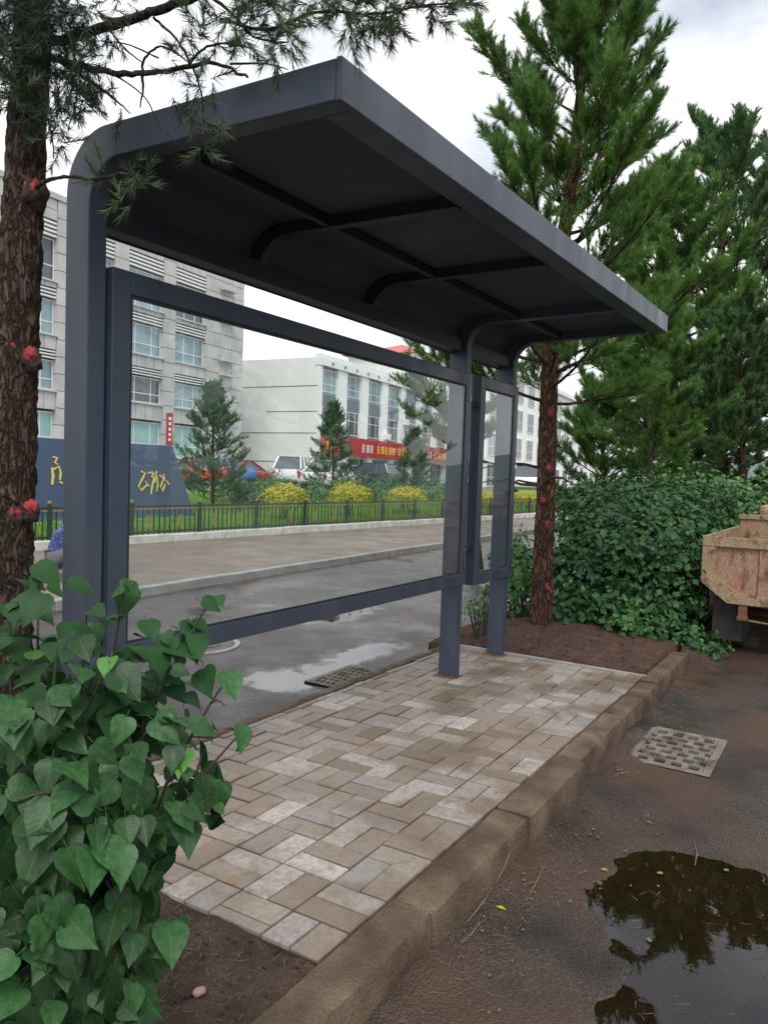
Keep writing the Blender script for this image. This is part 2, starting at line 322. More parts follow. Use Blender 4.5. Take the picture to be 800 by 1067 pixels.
# wet asphalts
def asphalt(name, dark, light, mud, wet_lo, wet_hi, mud_lo, mud_hi, r_wet, r_dry, mscale=1.2, spots=()):
    mt, N, L, b = nodes_of(name)
    g = N.new('ShaderNodeNewGeometry').outputs['Position']
    def nz(sc, det=6, vec=g, ro=0.55):
        n = N.new('ShaderNodeTexNoise'); n.inputs['Scale'].default_value = sc; n.inputs['Detail'].default_value = det; n.inputs['Roughness'].default_value = ro; L.new(vec, n.inputs['Vector']); return n.outputs['Fac']
    def mr(v, a, c, lo=0.0, hi=1.0):
        k = N.new('ShaderNodeMapRange'); k.inputs['From Min'].default_value = a; k.inputs['From Max'].default_value = c; k.inputs['To Min'].default_value = lo; k.inputs['To Max'].default_value = hi; L.new(v, k.inputs['Value']); return k.outputs['Result']
    def mixc(f, a, c):
        k = N.new('ShaderNodeMix'); k.data_type = 'RGBA'; L.new(f, k.inputs['Factor'])
        for nm, q in (('A', a), ('B', c)):
            if isinstance(q, tuple): k.inputs[nm].default_value = q + (1,)
            else: L.new(q, k.inputs[nm])
        return k.outputs['Result']
    vor = N.new('ShaderNodeTexVoronoi'); vor.inputs['Scale'].default_value = 95; L.new(g, vor.inputs['Vector'])
    agg = mixc(mr(vor.outputs['Color'], 0.2, 0.9), dark, light)
    patch = mixc(mr(nz(2.6), 0.42, 0.62), agg, tuple(0.65 * c for c in dark))
    col = mixc(mr(nz(mscale, 9), mud_lo, mud_hi), patch, mud)
    L.new(col, b.inputs['Base Color'])
    rg = mr(nz(0.75, 7), wet_lo, wet_hi, r_dry, r_wet); L.new(rg, b.inputs['Roughness']); b.inputs['Specular IOR Level'].default_value = 0.5
    film = None
    for (px, py, rx, ry) in spots:                          # shallow standing water: smooth film with ragged, soft edge
        mpn = N.new('ShaderNodeMapping'); mpn.vector_type = 'POINT'; mpn.inputs['Location'].default_value = (-px / rx, -py / ry, 0); mpn.inputs['Scale'].default_value = (1 / rx, 1 / ry, 0); L.new(g, mpn.inputs['Vector'])
        ln = N.new('ShaderNodeVectorMath'); ln.operation = 'LENGTH'; L.new(mpn.outputs['Vector'], ln.inputs[0])
        ad = N.new('ShaderNodeMath'); ad.operation = 'MULTIPLY_ADD'; L.new(nz(5, 6), ad.inputs[0]); ad.inputs[1].default_value = 1.6; L.new(ln.outputs['Value'], ad.inputs[2])
        w_ = mr(ad.outputs[0], 1.95, 1.5)
        if film is None: film = w_
        else:
            mxx = N.new('ShaderNodeMath'); mxx.operation = 'MAXIMUM'; L.new(film, mxx.inputs[0]); L.new(w_, mxx.inputs[1]); film = mxx.outputs[0]
    if film is not None:
        rm_ = N.new('ShaderNodeMix'); L.new(film, rm_.inputs['Factor']); L.new(rg, rm_.inputs['A']); rm_.inputs['B'].default_value = 0.02; L.new(rm_.outputs['Result'], b.inputs['Roughness'])
    ht = N.new('ShaderNodeMath'); ht.operation = 'ADD'; L.new(vor.outputs['Distance'], ht.inputs[0]); L.new(nz(30, 4), ht.inputs[1])
    bp = N.new('ShaderNodeBump'); bp.inputs['Strength'].default_value = 0.55; bp.inputs['Distance'].default_value = 0.006; L.new(ht.outputs[0], bp.inputs['Height'])
    bs = mr(nz(0.75, 7), wet_lo, wet_hi, 0.8, 0.12)
    if film is not None:
        bm_ = N.new('ShaderNodeMix'); L.new(film, bm_.inputs['Factor']); L.new(bs, bm_.inputs['A']); bm_.inputs['B'].default_value = 0.0; bs = bm_.outputs['Result']
    L.new(bs, bp.inputs['Strength'])
    L.new(bp.outputs['Normal'], b.inputs['Normal']); return mt
M['bay'] = asphalt('muddy_wet_asphalt', (0.021, 0.016, 0.013), (0.068, 0.053, 0.043), (0.062, 0.032, 0.019), 0.46, 0.64, 0.40, 0.62, 0.28, 0.62)
M['road'] = asphalt('wet_road_asphalt', (0.040, 0.033, 0.036), (0.088, 0.074, 0.078), (0.078, 0.046, 0.040), 0.44, 0.60, 0.48, 0.64, 0.06, 0.42, 0.7, spots=[(-3.85, 4.62, .42, .34), (-3.75, 5.1, .25, .35), (-3.85, 5.85, .26, .6), (-5.2, 7.2, .4, .8)])
M['walk'] = pm('far_paving', (0.185, 0.145, 0.115), (0.12, 0.098, 0.08), 0.9, 0.35, 0.8, coords='Position', bump=0.2, bscale=20)
def water_mat():
    mt, N, L, b = nodes_of('muddy_puddle_water'); N.remove(b); out = N['Material Output']
    tr = N.new('ShaderNodeBsdfTransparent'); tr.inputs['Color'].default_value = (0.44, 0.37, 0.27, 1)
    gl = N.new('ShaderNodeBsdfGlossy'); gl.inputs['Roughness'].default_value = 0.012
    g = N.new('ShaderNodeNewGeometry').outputs['Position']
    n = N.new('ShaderNodeTexNoise'); n.inputs['Scale'].default_value = 9; n.inputs['Detail'].default_value = 2; L.new(g, n.inputs['Vector'])
    bp = N.new('ShaderNodeBump'); bp.inputs['Strength'].default_value = 0.08; bp.inputs['Distance'].default_value = 0.004; L.new(n.outputs['Fac'], bp.inputs['Height']); L.new(bp.outputs['Normal'], gl.inputs['Normal'])
    lw = N.new('ShaderNodeLayerWeight'); lw.inputs['Blend'].default_value = 0.5
    pw = N.new('ShaderNodeMath'); pw.operation = 'POWER'; pw.inputs[1].default_value = 3.4; L.new(lw.outputs['Facing'], pw.inputs[0])
    mu = N.new('ShaderNodeMath'); mu.operation = 'MULTIPLY_ADD'; mu.inputs[1].default_value = 0.95; mu.inputs[2].default_value = 0.035; mu.use_clamp = True; L.new(pw.outputs[0], mu.inputs[0])
    ms = N.new('ShaderNodeMixShader'); L.new(mu.outputs[0], ms.inputs['Fac']); L.new(tr.outputs['BSDF'], ms.inputs[1]); L.new(gl.outputs['BSDF'], ms.inputs[2]); L.new(ms.outputs['Shader'], out.inputs['Surface'])
    return mt
M['water'] = water_mat()
def paver_mat():
    mt, N, L, b = nodes_of('weathered_concrete_paver')
    g = N.new('ShaderNodeNewGeometry').outputs['Position']; oi = N.new('ShaderNodeObjectInfo').outputs['Random']
    r = N.new('ShaderNodeValToRGB'); e = r.color_ramp.elements
    cols = [(0.0, (0.32, 0.275, 0.245)), (0.2, (0.22, 0.175, 0.14)), (0.38, (0.40, 0.355, 0.33)), (0.52, (0.155, 0.112, 0.072)), (0.68, (0.32, 0.28, 0.26)), (0.80, (0.255, 0.235, 0.225)), (0.9, (0.45, 0.405, 0.38)), (1.0, (0.19, 0.14, 0.092))]
    e[0].position, e[0].color = 0, cols[0][1] + (1,); e[1].position, e[1].color = 1, cols[-1][1] + (1,)
    for p, c in cols[1:-1]:
        q = e.new(p); q.color = c + (1,)
    L.new(oi, r.inputs['Fac'])
    def nz(sc, det=7):
        n = N.new('ShaderNodeTexNoise'); n.inputs['Scale'].default_value = sc; n.inputs['Detail'].default_value = det; L.new(g, n.inputs['Vector']); return n.outputs['Fac']
    def mr(v, a, c, lo=0.0, hi=1.0):
        k = N.new('ShaderNodeMapRange'); k.inputs['From Min'].default_value = a; k.inputs['From Max'].default_value = c; k.inputs['To Min'].default_value = lo; k.inputs['To Max'].default_value = hi; L.new(v, k.inputs['Value']); return k.outputs['Result']
    def mixc(f, a, c, mode='MIX'):
        k = N.new('ShaderNodeMix'); k.data_type = 'RGBA'; k.blend_type = mode; L.new(f, k.inputs['Factor']); L.new(a, k.inputs['A'])
        k.inputs['B'].default_value = c + (1,); return k.outputs['Result']
    c = mixc(mr(nz(45, 6), 0.42, 0.75, 0, 0.6), r.outputs['Color'], (0.13, 0.11, 0.09)); c = mixc(mr(nz(190, 4), 0.55, 0.8, 0, 0.5), c, (0.10, 0.085, 0.07)); c = mixc(mr(nz(14, 8), 0.52, 0.66, 0, 0.45), c, (0.17, 0.14, 0.115))
    c = mixc(mr(nz(2.3), 0.47, 0.60, 0, 0.66), c, (0.115, 0.076, 0.043))       # damp ochre silt
    c = mixc(mr(nz(5.5), 0.62, 0.70, 0, 0.6), c, (0.20, 0.115, 0.05))
    L.new(c, b.inputs['Base Color'])
    L.new(mr(nz(2.3), 0.46, 0.60, 0.70, 0.36), b.inputs['Roughness'])
    bp = N.new('ShaderNodeBump'); bp.inputs['Strength'].default_value = 0.35; bp.inputs['Distance'].default_value = 0.003; L.new(nz(110, 4), bp.inputs['Height']); L.new(bp.outputs['Normal'], b.inputs['Normal'])
    return mt
M['paver'] = paver_mat()
M['grate'] = pm('worn_concrete_grate', (0.20, 0.18, 0.155), (0.13, 0.112, 0.092), 12, 0.85, bump=0.3, bscale=80, coords='Position', dirt=(0.085, 0.052, 0.030), dscale=7, dlo=0.5, dhi=0.65)
M['pit'] = pm('dark_drain_pit', (0.01, 0.009, 0.008), (0.015, 0.013, 0.011), 5, 0.9)
M['iron'] = pm('cast_iron_cover', (0.10, 0.095, 0.09), (0.06, 0.055, 0.05), 14, 0.5, 0.7, bump=0.5, bscale=60)
M['fgreen'] = pm('dark_green_fence_paint', (0.014, 0.040, 0.030), (0.022, 0.055, 0.040), 4, 0.45)
M['gold'] = pm('gold_paint', (0.30, 0.20, 0.06), (0.22, 0.15, 0.045), 8, 0.45)
M['goldletter'] = pm('bright_gold_leaf', (0.80, 0.66, 0.20), (0.66, 0.52, 0.12), 20, 0.35)
M['blue'] = pm('slate_blue_stone', (0.060, 0.092, 0.165), (0.070, 0.105, 0.185), 1.5, 0.45, 0.6)
M['lstone'] = pm('grey_stone_cladding', (0.52, 0.52, 0.51), (0.43, 0.43, 0.425), 1.2, 0.85, coords='Position', rnd=0.07)
M['joint'] = pm('cladding_joint', (0.20, 0.195, 0.185), (0.17, 0.165, 0.155), 2, 0.9)
M['white_wall'] = pm('white_render', (0.82, 0.83, 0.81), (0.77, 0.78, 0.76), 0.4, 0.85, coords='Position')
M['white_metal'] = pm('white_window_frame', (0.72, 0.73, 0.73), (0.68, 0.69, 0.69), 5, 0.5)
M['pane'] = pm('window_glass', (0.13, 0.22, 0.27), (0.24, 0.36, 0.40), 0.6, 0.06, coords='Position', spec=0.8)
M['panedark'] = pm('dark_window_glass', (0.045, 0.06, 0.075), (0.08, 0.10, 0.12), 0.6, 0.06, coords='Position', spec=0.8)
M['curtain'] = pm('teal_curtain_glass', (0.20, 0.40, 0.40), (0.30, 0.50, 0.48), 6, 0.25, stretch=(6, 6, 0.2), coords='Position', spec=0.6)
M['spandrel'] = pm('blue_grey_spandrel', (0.24, 0.29, 0.33), (0.20, 0.25, 0.29), 2, 0.6)
M['signred'] = pm('red_shop_sign', (0.44, 0.022, 0.028), (0.38, 0.018, 0.024), 2, 0.5)
M['signyellow'] = pm('yellow_letter', (0.85, 0.60, 0.05), (0.80, 0.55, 0.05), 5, 0.5)
M['signwhite'] = pm('white_letter', (0.80, 0.78, 0.76), (0.75, 0.73, 0.70), 5, 0.5)
M['roofred'] = pm('red_metal_roof', (0.50, 0.13, 0.11), (0.42, 0.10, 0.09), 1, 0.6)
M['hill'] = pm('far_hill', (0.09, 0.14, 0.12), (0.12, 0.17, 0.14), 0.02, 0.95, coords='Position')
M['rubber'] = pm('tyre_rubber', (0.022, 0.021, 0.020), (0.045, 0.040, 0.035), 9, 0.85, bump=0.5, bscale=40)
M['rust_cream'] = pm('rusty_cream_truck_paint', (0.36, 0.265, 0.165), (0.29, 0.205, 0.125), 5, 0.75, bump=0.4, bscale=40, dirt=(0.15, 0.075, 0.04), dscale=11, dlo=0.50, dhi=0.66, fine=(50, .4))
M['rust_red'] = pm('faded_red_truck_paint', (0.33, 0.165, 0.115), (0.34, 0.235, 0.155), 5, 0.75, bump=0.4, bscale=40, dirt=(0.13, 0.065, 0.036), dscale=10, dlo=0.50, dhi=0.68, fine=(50, .4), stretch=(1, 1, .45))
M['rust'] = pm('rusty_steel', (0.20, 0.085, 0.04), (0.10, 0.05, 0.03), 14, 0.85, bump=0.4, bscale=50)
M['chassis'] = pm('grimy_chassis', (0.045, 0.040, 0.036), (0.09, 0.07, 0.05), 8, 0.8)

# =================================================================== SETTING
ROAD_Z, BAY_Z, WALK_Z = -0.15, -0.15, -0.03
PSL = 0.027
def plat_z(x): return PSL * (x + 1.34)
def sheet(name, pts, z, mat):
    mb = MB(); mb.add([(p[0], p[1], z if len(p) < 3 else p[2]) for p in pts], [tuple(range(len(pts)))])
    o = mb.build(name, mat); o['kind'] = 'structure'; return o
M['ground'] = pm('distant_ground', (0.12, 0.115, 0.105), (0.09, 0.10, 0.07), 0.05, 0.9, coords='Position')
sheet('ground', [(-900, -300), (900, -300), (900, 1500), (-900, 1500)], -0.42, M['ground'])
# left road (near edge to far kerb)
kL = G(130, 625, ROAD_Z); kR = G(455, 572, ROAD_Z); kdir = (kR - kL).normalized()
def kl(y): return kL.x + (y - kL.y) * kdir.x / kdir.y
sheet('road', [(-1.6, -40), (-3.19, 1.0), (-3.19, 7.0), (-3.0, 14), (-3.0, 140), (kl(140), 140), (kl(-40), -40)], ROAD_Z, M['road'])
# far kerb of road: individual kerb blocks under a kerb structure
fk = bpy.data.objects.new('far_kerb', None); COL.objects.link(fk); fk['kind'] = 'structure'; fk.location = (kL.x, kL.y, ROAD_Z)
mb = MB(); mb.box(-0.15, 0, 0.004, 0.996, -0.1, 0.125)
o0 = mb.build('kerb_block', M['kerbgrey'], None, local=True, bevel=0.012); COL.objects.unlink(o0)
for i in range(-6, 40):
    c = o0.copy(); link(c, fk); c.location = kdir * (i * 1.0); c.rotation_euler = (0, 0, math.atan2(kdir.y, kdir.x) - math.pi / 2); c.location.z = random.uniform(-.006, .004)
# far pavement
fA = G(131, 567.5, WALK_Z); fB = G(450, 546, WALK_Z); fdir = (fB - fA).normalized(); fnor = Vector((-fdir.y, fdir.x, 0))
def fline(s, off=0.0): return fA + fdir * s + fnor * off
a, b_ = fline(-40), fline(120)
sheet('far_pavement', [(kl(-40) - 0.14, -40), (kl(140) - 0.14, 140), (b_.x, b_.y), (a.x, a.y)], WALK_Z, M['walk'])
# painted fence kerb
fw = bpy.data.objects.new('fence_kerb', None); COL.objects.link(fw); fw['kind'] = 'structure'; fw.location = (fA.x, fA.y, WALK_Z)
mb = MB(); mb.box(0.0, 0.235, 0.005, 1.195, -0.1, 0.165)
o0 = mb.build('kerb_block', M['kerbwhite'], None, local=True, bevel=0.02); COL.objects.unlink(o0)
frot = math.atan2(fdir.y, fdir.x) - math.pi / 2
for i in range(-6, 34):
    c = o0.copy(); link(c, fw); c.location = fdir * (i * 1.2) + fnor * 0.235; c.rotation_euler = (0, 0, frot + random.uniform(-.006, .006)); c.location.z = random.uniform(-.012, .008)
# lawn behind the fence, parking ground behind it (rising gently)
def fq(s0, s1, o0_, o1_, z0, z1):
    A, B, C_, D = fline(s0, o0_), fline(s1, o0_), fline(s1, o1_), fline(s0, o1_)
    return [(A.x, A.y, z0), (B.x, B.y, z0), (C_.x, C_.y, z1), (D.x, D.y, z1)]
def lawn_z(off): return 0.12 + 0.054 * (off - 0.25)
sheet('lawn', fq(-40, 100, 0.25, 11.0, lawn_z(.25), lawn_z(11)), 0, M['turf'])
sheet('car_park', fq(-60, 160, 11.0, 70, lawn_z(11), 0.85), 0, pm('car_park_asphalt', (0.13, 0.125, 0.12), (0.10, 0.098, 0.095), 1, 0.7, coords='Position'))

# bay ground (right) with a real dip that holds the puddle
def seg_d(p, a, b):
    ab = b - a; t = np.clip(((p - a) @ ab) / (ab @ ab), 0, 1); return np.linalg.norm(p - (a + t[:, None] * ab), axis=1)
def bay_height(X, Y):
    pts = np.stack([X, Y], 1)
    d = np.minimum(seg_d(pts, np.array([-0.34, 3.30]), np.array([-0.26, 2.2])) / 0.315, seg_d(pts, np.array([-0.15, 3.05]), np.array([0.5, 2.4])) / 0.66)
    nz = np.array([mnoise.fractal(Vector((x * 3.1, y * 3.1, 0.3)), 0.8, 2.0, 4) for x, y in zip(X, Y)])
    n2_ = np.array([mnoise.fractal(Vector((x * 0.9, y * 0.9, 5.3)), 0.8, 2.0, 3) for x, y in zip(X, Y)])
    h = BAY_Z + 0.006 * nz + 0.004 * n2_
    d = d * (1 + 0.08 * nz + 0.12 * n2_)
    dip = np.clip(1.25 - d, -0.6, 1.0)
    h -= np.where(dip > 0, 0.030 * dip ** 1.3 if False else 0.030 * np.abs(dip), 0)
    # mud washed against the kerb
    edge = np.clip((-0.98 - X) / 0.2, 0, 1); h += 0.030 * edge * (0.6 + 0.9 * nz) * (X < -0.95)
    h += 0.05 * np.clip((-1.05 - X) / 0.13, 0, 1) * np.clip((Y - 4.2) / 2.0, 0, 1) * 0.3
    return h
gx = np.concatenate([np.arange(-1.35, 1.6, 0.028), np.linspace(1.7, 14, 14)]); gy = np.concatenate([np.linspace(-6, 0.4, 10), np.arange(0.5, 9.0, 0.032), np.linspace(9.3, 40, 18)])
GX, GY = np.meshgrid(gx, gy); H = bay_height(GX.ravel(), GY.ravel())
nx, ny = len(gx), len(gy)
idx = np.arange(nx * ny).reshape(ny, nx)
quads = np.stack([idx[:-1, :-1].ravel(), idx[:-1, 1:].ravel(), idx[1:, 1:].ravel(), idx[1:, :-1].ravel()], 1)
V = np.stack([GX.ravel(), GY.ravel(), H], 1)
# leave a hole for the right drain
DX0, DX1, DY0, DY1 = -1.085, -0.66, 4.63, 5.30
cxy = V[quads].mean(1)
quads = quads[~((cxy[:, 0] > DX0) & (cxy[:, 0] < DX1) & (cxy[:, 1] > DY0) & (cxy[:, 1] < DY1))]
o = np_mesh('bay_road', V, quads, M['bay'], smooth=True); o['kind'] = 'structure'
o = sheet('puddle', [(-1.02, 1.3), (1.3, 1.3), (1.3, 4.0), (-1.02, 4.0)], BAY_Z - 0.0105, M['water'])

# =================================================================== PLATFORM
pf = bpy.data.objects.new('platform', None); COL.objects.link(pf); pf['kind'] = 'structure'; pf.location = (-2.2, 4.0, 0)
X0, X1, Y0, Y1 = -3.13, -1.335, 1.84, 6.14
mb = MB()
mb.add([(X0, Y0, plat_z(X0) - 0.017), (X1, Y0, plat_z(X1) - 0.017), (X1, Y1, plat_z(X1) - 0.017), (X0, Y1, plat_z(X0) - 0.017),
        (X0, Y0, -0.3), (X1, Y0, -0.3), (X1, Y1, -0.3), (X0, Y1, -0.3)], [(0, 1, 2, 3), (0, 4, 5, 1), (1, 5, 6, 2), (2, 6, 7, 3), (3, 7, 4, 0)])
mb.build('joint_bed', M['bed'], pf)
MX, MY = 0.245, 0.2325
pav_cache = {}
def paver(x0, x1, y0, y1):
    x0, x1 = max(x0, X0 + 0.003), min(x1, X1 - 0.003); y0, y1 = max(y0, Y0 + 0.003), min(y1, Y1 - 0.003)
    if x1 - x0 < 0.03 or y1 - y0 < 0.03: return
    key = (round(x1 - x0, 3), round(y1 - y0, 3))
    if key not in pav_cache:
        w, h = key[0] / 2 - 0.0044, key[1] / 2 - 0.0044; e = 0.005
        b = MB(); b.add([(-w, -h, -0.05), (w, -h, -0.05), (w, h, -0.05), (-w, h, -0.05), (-w, -h, -e), (w, -h, -e), (w, h, -e), (-w, h, -e),
                         (-w + e, -h + e, 0), (w - e, -h + e, 0), (w - e, h - e, 0), (-w + e, h - e, 0)],
                        [(0, 1, 5, 4), (1, 2, 6, 5), (2, 3, 7, 6), (3, 0, 4, 7), (4, 5, 9, 8), (5, 6, 10, 9), (6, 7, 11, 10), (7, 4, 8, 11), (8, 9, 10, 11)])
        o = b.build('paver', M['paver'], None, local=True); pav_cache[key] = o.data; bpy.data.objects.remove(o)
    o = bpy.data.objects.new('paver', pav_cache[key]); link(o, pf)
    cx_, cy_ = (x0 + x1) / 2, (y0 + y1) / 2
    o.location = (cx_ + random.uniform(-.0015, .0015) + 2.2, cy_ + random.uniform(-.0015, .0015) - 4.0, plat_z(cx_) + random.uniform(-.004, .004))
    o.rotation_euler = (random.uniform(-.016, .016), -PSL + random.uniform(-.016, .016), random.uniform(-.01, .01))
for i in range(-2, 8):
    for j in range(-6, 16):
        x1 = -1.600 - i * MX; x0 = x1 - MX; y0 = 2.947 + j * MY; y1 = y0 + MY
        if (i + j) % 2 == 0:
            paver(x0, (x0 + x1) / 2, y0, y1); paver((x0 + x1) / 2, x1, y0, y1)
        else:
            paver(x0, x1, y0, (y0 + y1) / 2); paver(x0, x1, (y0 + y1) / 2, y1)
# right kerb blocks: uneven, chipped
def kerb_block(name, x0, x1, y0, y1, ztop, zbot, mat, parent, seed, rz=0.0, step=0.028, amp=0.006):
    nxk = max(5, int((x1 - x0) / step)); nyk = int((y1 - y0) / step); nzk = 6
    vs_, fs = [], []
    prof = []                                             # around the section: outer bottom -> outer top -> inner top -> inner bottom
    for k in range(nzk + 1): prof.append((x1, zbot + (ztop - zbot) * k / nzk, 0))
    for k in range(1, nxk + 1): prof.append((x1 + (x0 - x1) * k / nxk, ztop, 1))
    prof.append((x0, zbot, 2)); m_ = len(prof); r_ = 0.022
    for j in range(nyk + 1):
        y = y0 + (y1 - y0) * j / nyk; endf = min(1, min(j, nyk - j) / 1.0)
        for (x, z, s) in prof:
            dx = dz = 0.0
            ex, ez = x1 - x, ztop - z
            if ex < r_ and ez < r_:
                dx = -(r_ - ex) * (1 - ez / r_) * 0.35; dz = -(r_ - ez) * (1 - ex / r_) * 0.35
            q = Vector((x * 9, y * 9, z * 9 + seed)); n_ = mnoise.fractal(q, 0.7, 2.0, 4); n3 = mnoise.noise(Vector((x * 28, y * 28, z * 28 + seed)))
            chip = max(0, mnoise.noise(Vector((y * 14, seed, 2.2))) - 0.15) * 0.035 if (ex < 0.03 and ez < 0.03) else 0
            vs_.append((x + dx + (amp * n_ + 0.0025 * n3 if s == 0 else 0) - chip * 0.7 - (1 - endf) * 0.004 * (s == 0), y + (0.004 if j == 0 else -0.004 if j == nyk else 0), z + dz + (amp * .8 * n_ + 0.002 * n3 if s == 1 else 0) - chip - (1 - endf) * 0.006 * (s == 1)))
    for j in range(nyk):
        for k in range(m_ - 1):
            a = j * m_ + k; fs.append((a, a + m_, a + m_ + 1, a + 1))
    fs.append(tuple(range(m_))); fs.append(tuple(nyk * m_ + k for k in range(m_ - 1, -1, -1)))
    mb = MB(); mb.add(vs_, fs); o = mb.build(name, mat, parent, smooth=True)
    md = o.modifiers.new('split', 'EDGE_SPLIT'); md.split_angle = math.radians(50)
    return o
for k, (y0, y1, dx, dz) in enumerate([(0.6, 1.42, .004, -.012), (1.42, 2.27, 0, .004), (2.27, 3.18, .004, 0), (3.18, 4.02, .012, 0.006), (4.02, 4.98, -.022, 0.003), (4.98, 5.93, -.026, 0.0), (5.93, 7.16, -.026, 0.012)]):
    kerb_block('kerb_block', -1.333, -1.176 + dx, y0, y1, 0.004 + dz, -0.30, M['kerb'], pf, 3.1 * k)
# left edging strip and near / far end edgings
for k, y0 in enumerate(np.arange(1.9, 6.2, 0.72)):
    kerb_block('edging_block', -3.206, -3.133, y0, min(y0 + 0.72, 6.6), plat_z(-3.15) + 0.006, -0.3, M['kerb'], pf, 40 + 2.3 * k, amp=0.004, step=0.03)
mb = MB(); mb.box(-3.13, -1.345, 6.142, 6.185, -0.2, -0.006); mb.build('end_edging', M['kerbgrey'], pf, bevel=0.006)

# soil beds
def soil_patch(name, x0, x1, y0, y1, zf, mat, step=0.03, amp=0.03):
    ax = np.arange(x0, x1 + 1e-6, step); ay = np.arange(y0, y1 + 1e-6, step); A, B = np.meshgrid(ax, ay)
    Hh = np.array([zf(x, y) + amp * mnoise.fractal(Vector((x * 5, y * 5, 1.7)), 0.75, 2.1, 5) + 0.008 * mnoise.noise(Vector((x * 34, y * 34, 0))) for x, y in zip(A.ravel(), B.ravel())])
    Hm = Hh.reshape(A.shape); Hm[0, :] = Hm[-1, :] = -.28; Hm[:, 0] = Hm[:, -1] = -.28; A[0, :] = A[1, :]; B[0, :] = B[1, :] - .004; B[-1, :] = B[-2, :] + .004; A[:, 0] = A[:, 1] - .004; A[:, -1] = A[:, -2] + .004; Hh = Hm.ravel()   # skirt
    i_ = np.arange(A.size).reshape(A.shape)
    q = np.stack([i_[:-1, :-1].ravel(), i_[:-1, 1:].ravel(), i_[1:, 1:].ravel(), i_[1:, :-1].ravel()], 1)
    o = np_mesh(name, np.stack([A.ravel(), B.ravel(), Hh], 1), q, mat, smooth=True); o['kind'] = 'structure'; return o
def zsoil_near(x, y):
    e = min(max((y - 1.62) / 0.25, 0), 1)
    if x > -1.36: return 0.016 - ((x + 1.36) / .12) * .016 - min(1, max(0, (y - 1.45) / .35)) * .045
    return plat_z(x) - 0.018 - 0.020 * (1 - e) + max(0, 1 - abs(x + 1.36) / .1) * .02 * (1 - e)
soil_patch('soil', -3.25, -1.215, 0.2, 1.90, zsoil_near, M['soil'], 0.022, 0.016)
def zsoil_far(x, y):
    return 0.004 + 0.04 * min(1, max(0, (y - 6.25) / 0.6)) - 0.10 * max(0, (-2.9 - x)) + 0.05 * math.exp(-((x + 2.6) ** 2 + (y - 7.05) ** 2) / 0.25)
soil_patch('soil', -3.4, -1.335, 6.155, 10.6, zsoil_far, M['redsoil'], 0.035, 0.025)
soil_patch('soil', -3.3, 0.8, 10.55, 16.0, lambda x, y: -0.02, M['soil'], 0.12, 0.03)
soil_patch('soil', -1.36, -0.86, 7.13, 10.6, lambda x, y: -.19 + (zsoil_far(-1.36, y) + .175) * max(0, 1 - max(0, x + 1.36) / .44) * min(1, max(0, (y - 7.12) / .35)), M['soil'], 0.04, 0.012)

# drains -----------------------------------------------------------
def drain(x0, x1, y0, y1, ztop, label, nb, ns):
    r = root('storm_drain', ((x0 + x1) / 2, (y0 + y1) / 2, ztop), label, 'drain', 'drain grates')
    mb = MB(); mb.add([(x0, y0, ztop - .16), (x1, y0, ztop - .16), (x1, y1, ztop - .16), (x0, y1, ztop - .16), (x0, y0, ztop), (x1, y0, ztop), (x1, y1, ztop), (x0, y1, ztop)],
                      [(0, 1, 2, 3), (0, 4, 5, 1), (1, 5, 6, 2), (2, 6, 7, 3), (3, 7, 4, 0)]); mb.build('pit', M['pit'], r)
    fwid = 0.05
    for (a, b, c, d) in ((x0, x1, y0, y0 + fwid), (x0, x1, y1 - fwid, y1), (x0, x0 + fwid, y0 + fwid + .001, y1 - fwid - .001), (x1 - fwid, x1, y0 + fwid + .001, y1 - fwid - .001)):
        mb = MB(); mb.box(a, b, c, d, ztop - 0.05, ztop + 0.006); mb.build('frame_bar', M['grate'], r, bevel=0.006)
    ix0, ix1, iy0, iy1 = x0 + fwid + .002, x1 - fwid - .002, y0 + fwid + .002, y1 - fwid - .002
    pitch = (iy1 - iy0) / nb
    for k in range(1, nb):                                # long bars across x
        yc = iy0 + pitch * k
        mb = MB(); mb.box(ix0, ix1, yc - pitch * .155, yc + pitch * .155, ztop - 0.022, ztop + 0.003); mb.build('bar', M['grate'], r, bevel=0.005)
    cp = (ix1 - ix0) / ns
    for k in range(nb):
        ya = iy0 + pitch * k + (pitch * .155 if k else 0) + .001; yb = iy0 + pitch * (k + 1) - (pitch * .155 if k < nb - 1 else 0) - .001
        for q in range(ns + 1):
            xc = ix0 + cp * (q + (0.5 if k % 2 else 0.0)); xa, xb = max(ix0, xc - cp * .17), min(ix1, xc + cp * .17)
            if xb - xa < 0.008: continue
            mb = MB(); mb.box(xa, xb, ya, yb, ztop - 0.018, ztop + 0.001); mb.build('cross_bar', M['grate'], r)
    return r
drain(DX0 - .035, DX1 + .035, DY0 - .035, DY1 + .035, BAY_Z + 0.006, 'pale slotted drain grate in the muddy asphalt beside the kerb', 7, 4)
drain(-3.66, -3.36, 4.67, 5.33, ROAD_Z + 0.012, 'yellowish slotted drain grate in the wet road behind the platform', 7, 4)
mb = MB(); mc = G(205, 672, ROAD_Z)
r = root('manhole_cover', mc, 'round iron manhole cover in wet road under the display panel', 'manhole cover')
def disc(cx_, cy_, r0, r1, z0, z1, n=48):
    mbx = MB(); v, f = [], []
    for k in range(n):
        a = 2 * math.pi * k / n; c_, s_ = math.cos(a), math.sin(a)
        v += [(cx_ + r0 * c_, cy_ + r0 * s_, z0), (cx_ + r0 * c_, cy_ + r0 * s_, z1), (cx_ + r1 * c_, cy_ + r1 * s_, z1), (cx_ + r1 * c_, cy_ + r1 * s_, z0)]
    for k in range(n):
        a, b = 4 * k, 4 * ((k + 1) % n); f += [(a + 1, a + 2, b + 2, b + 1), (a + 2, a + 3, b + 3, b + 2), (a, a + 1, b + 1, b)]
    mbx.add(v, f); return mbx
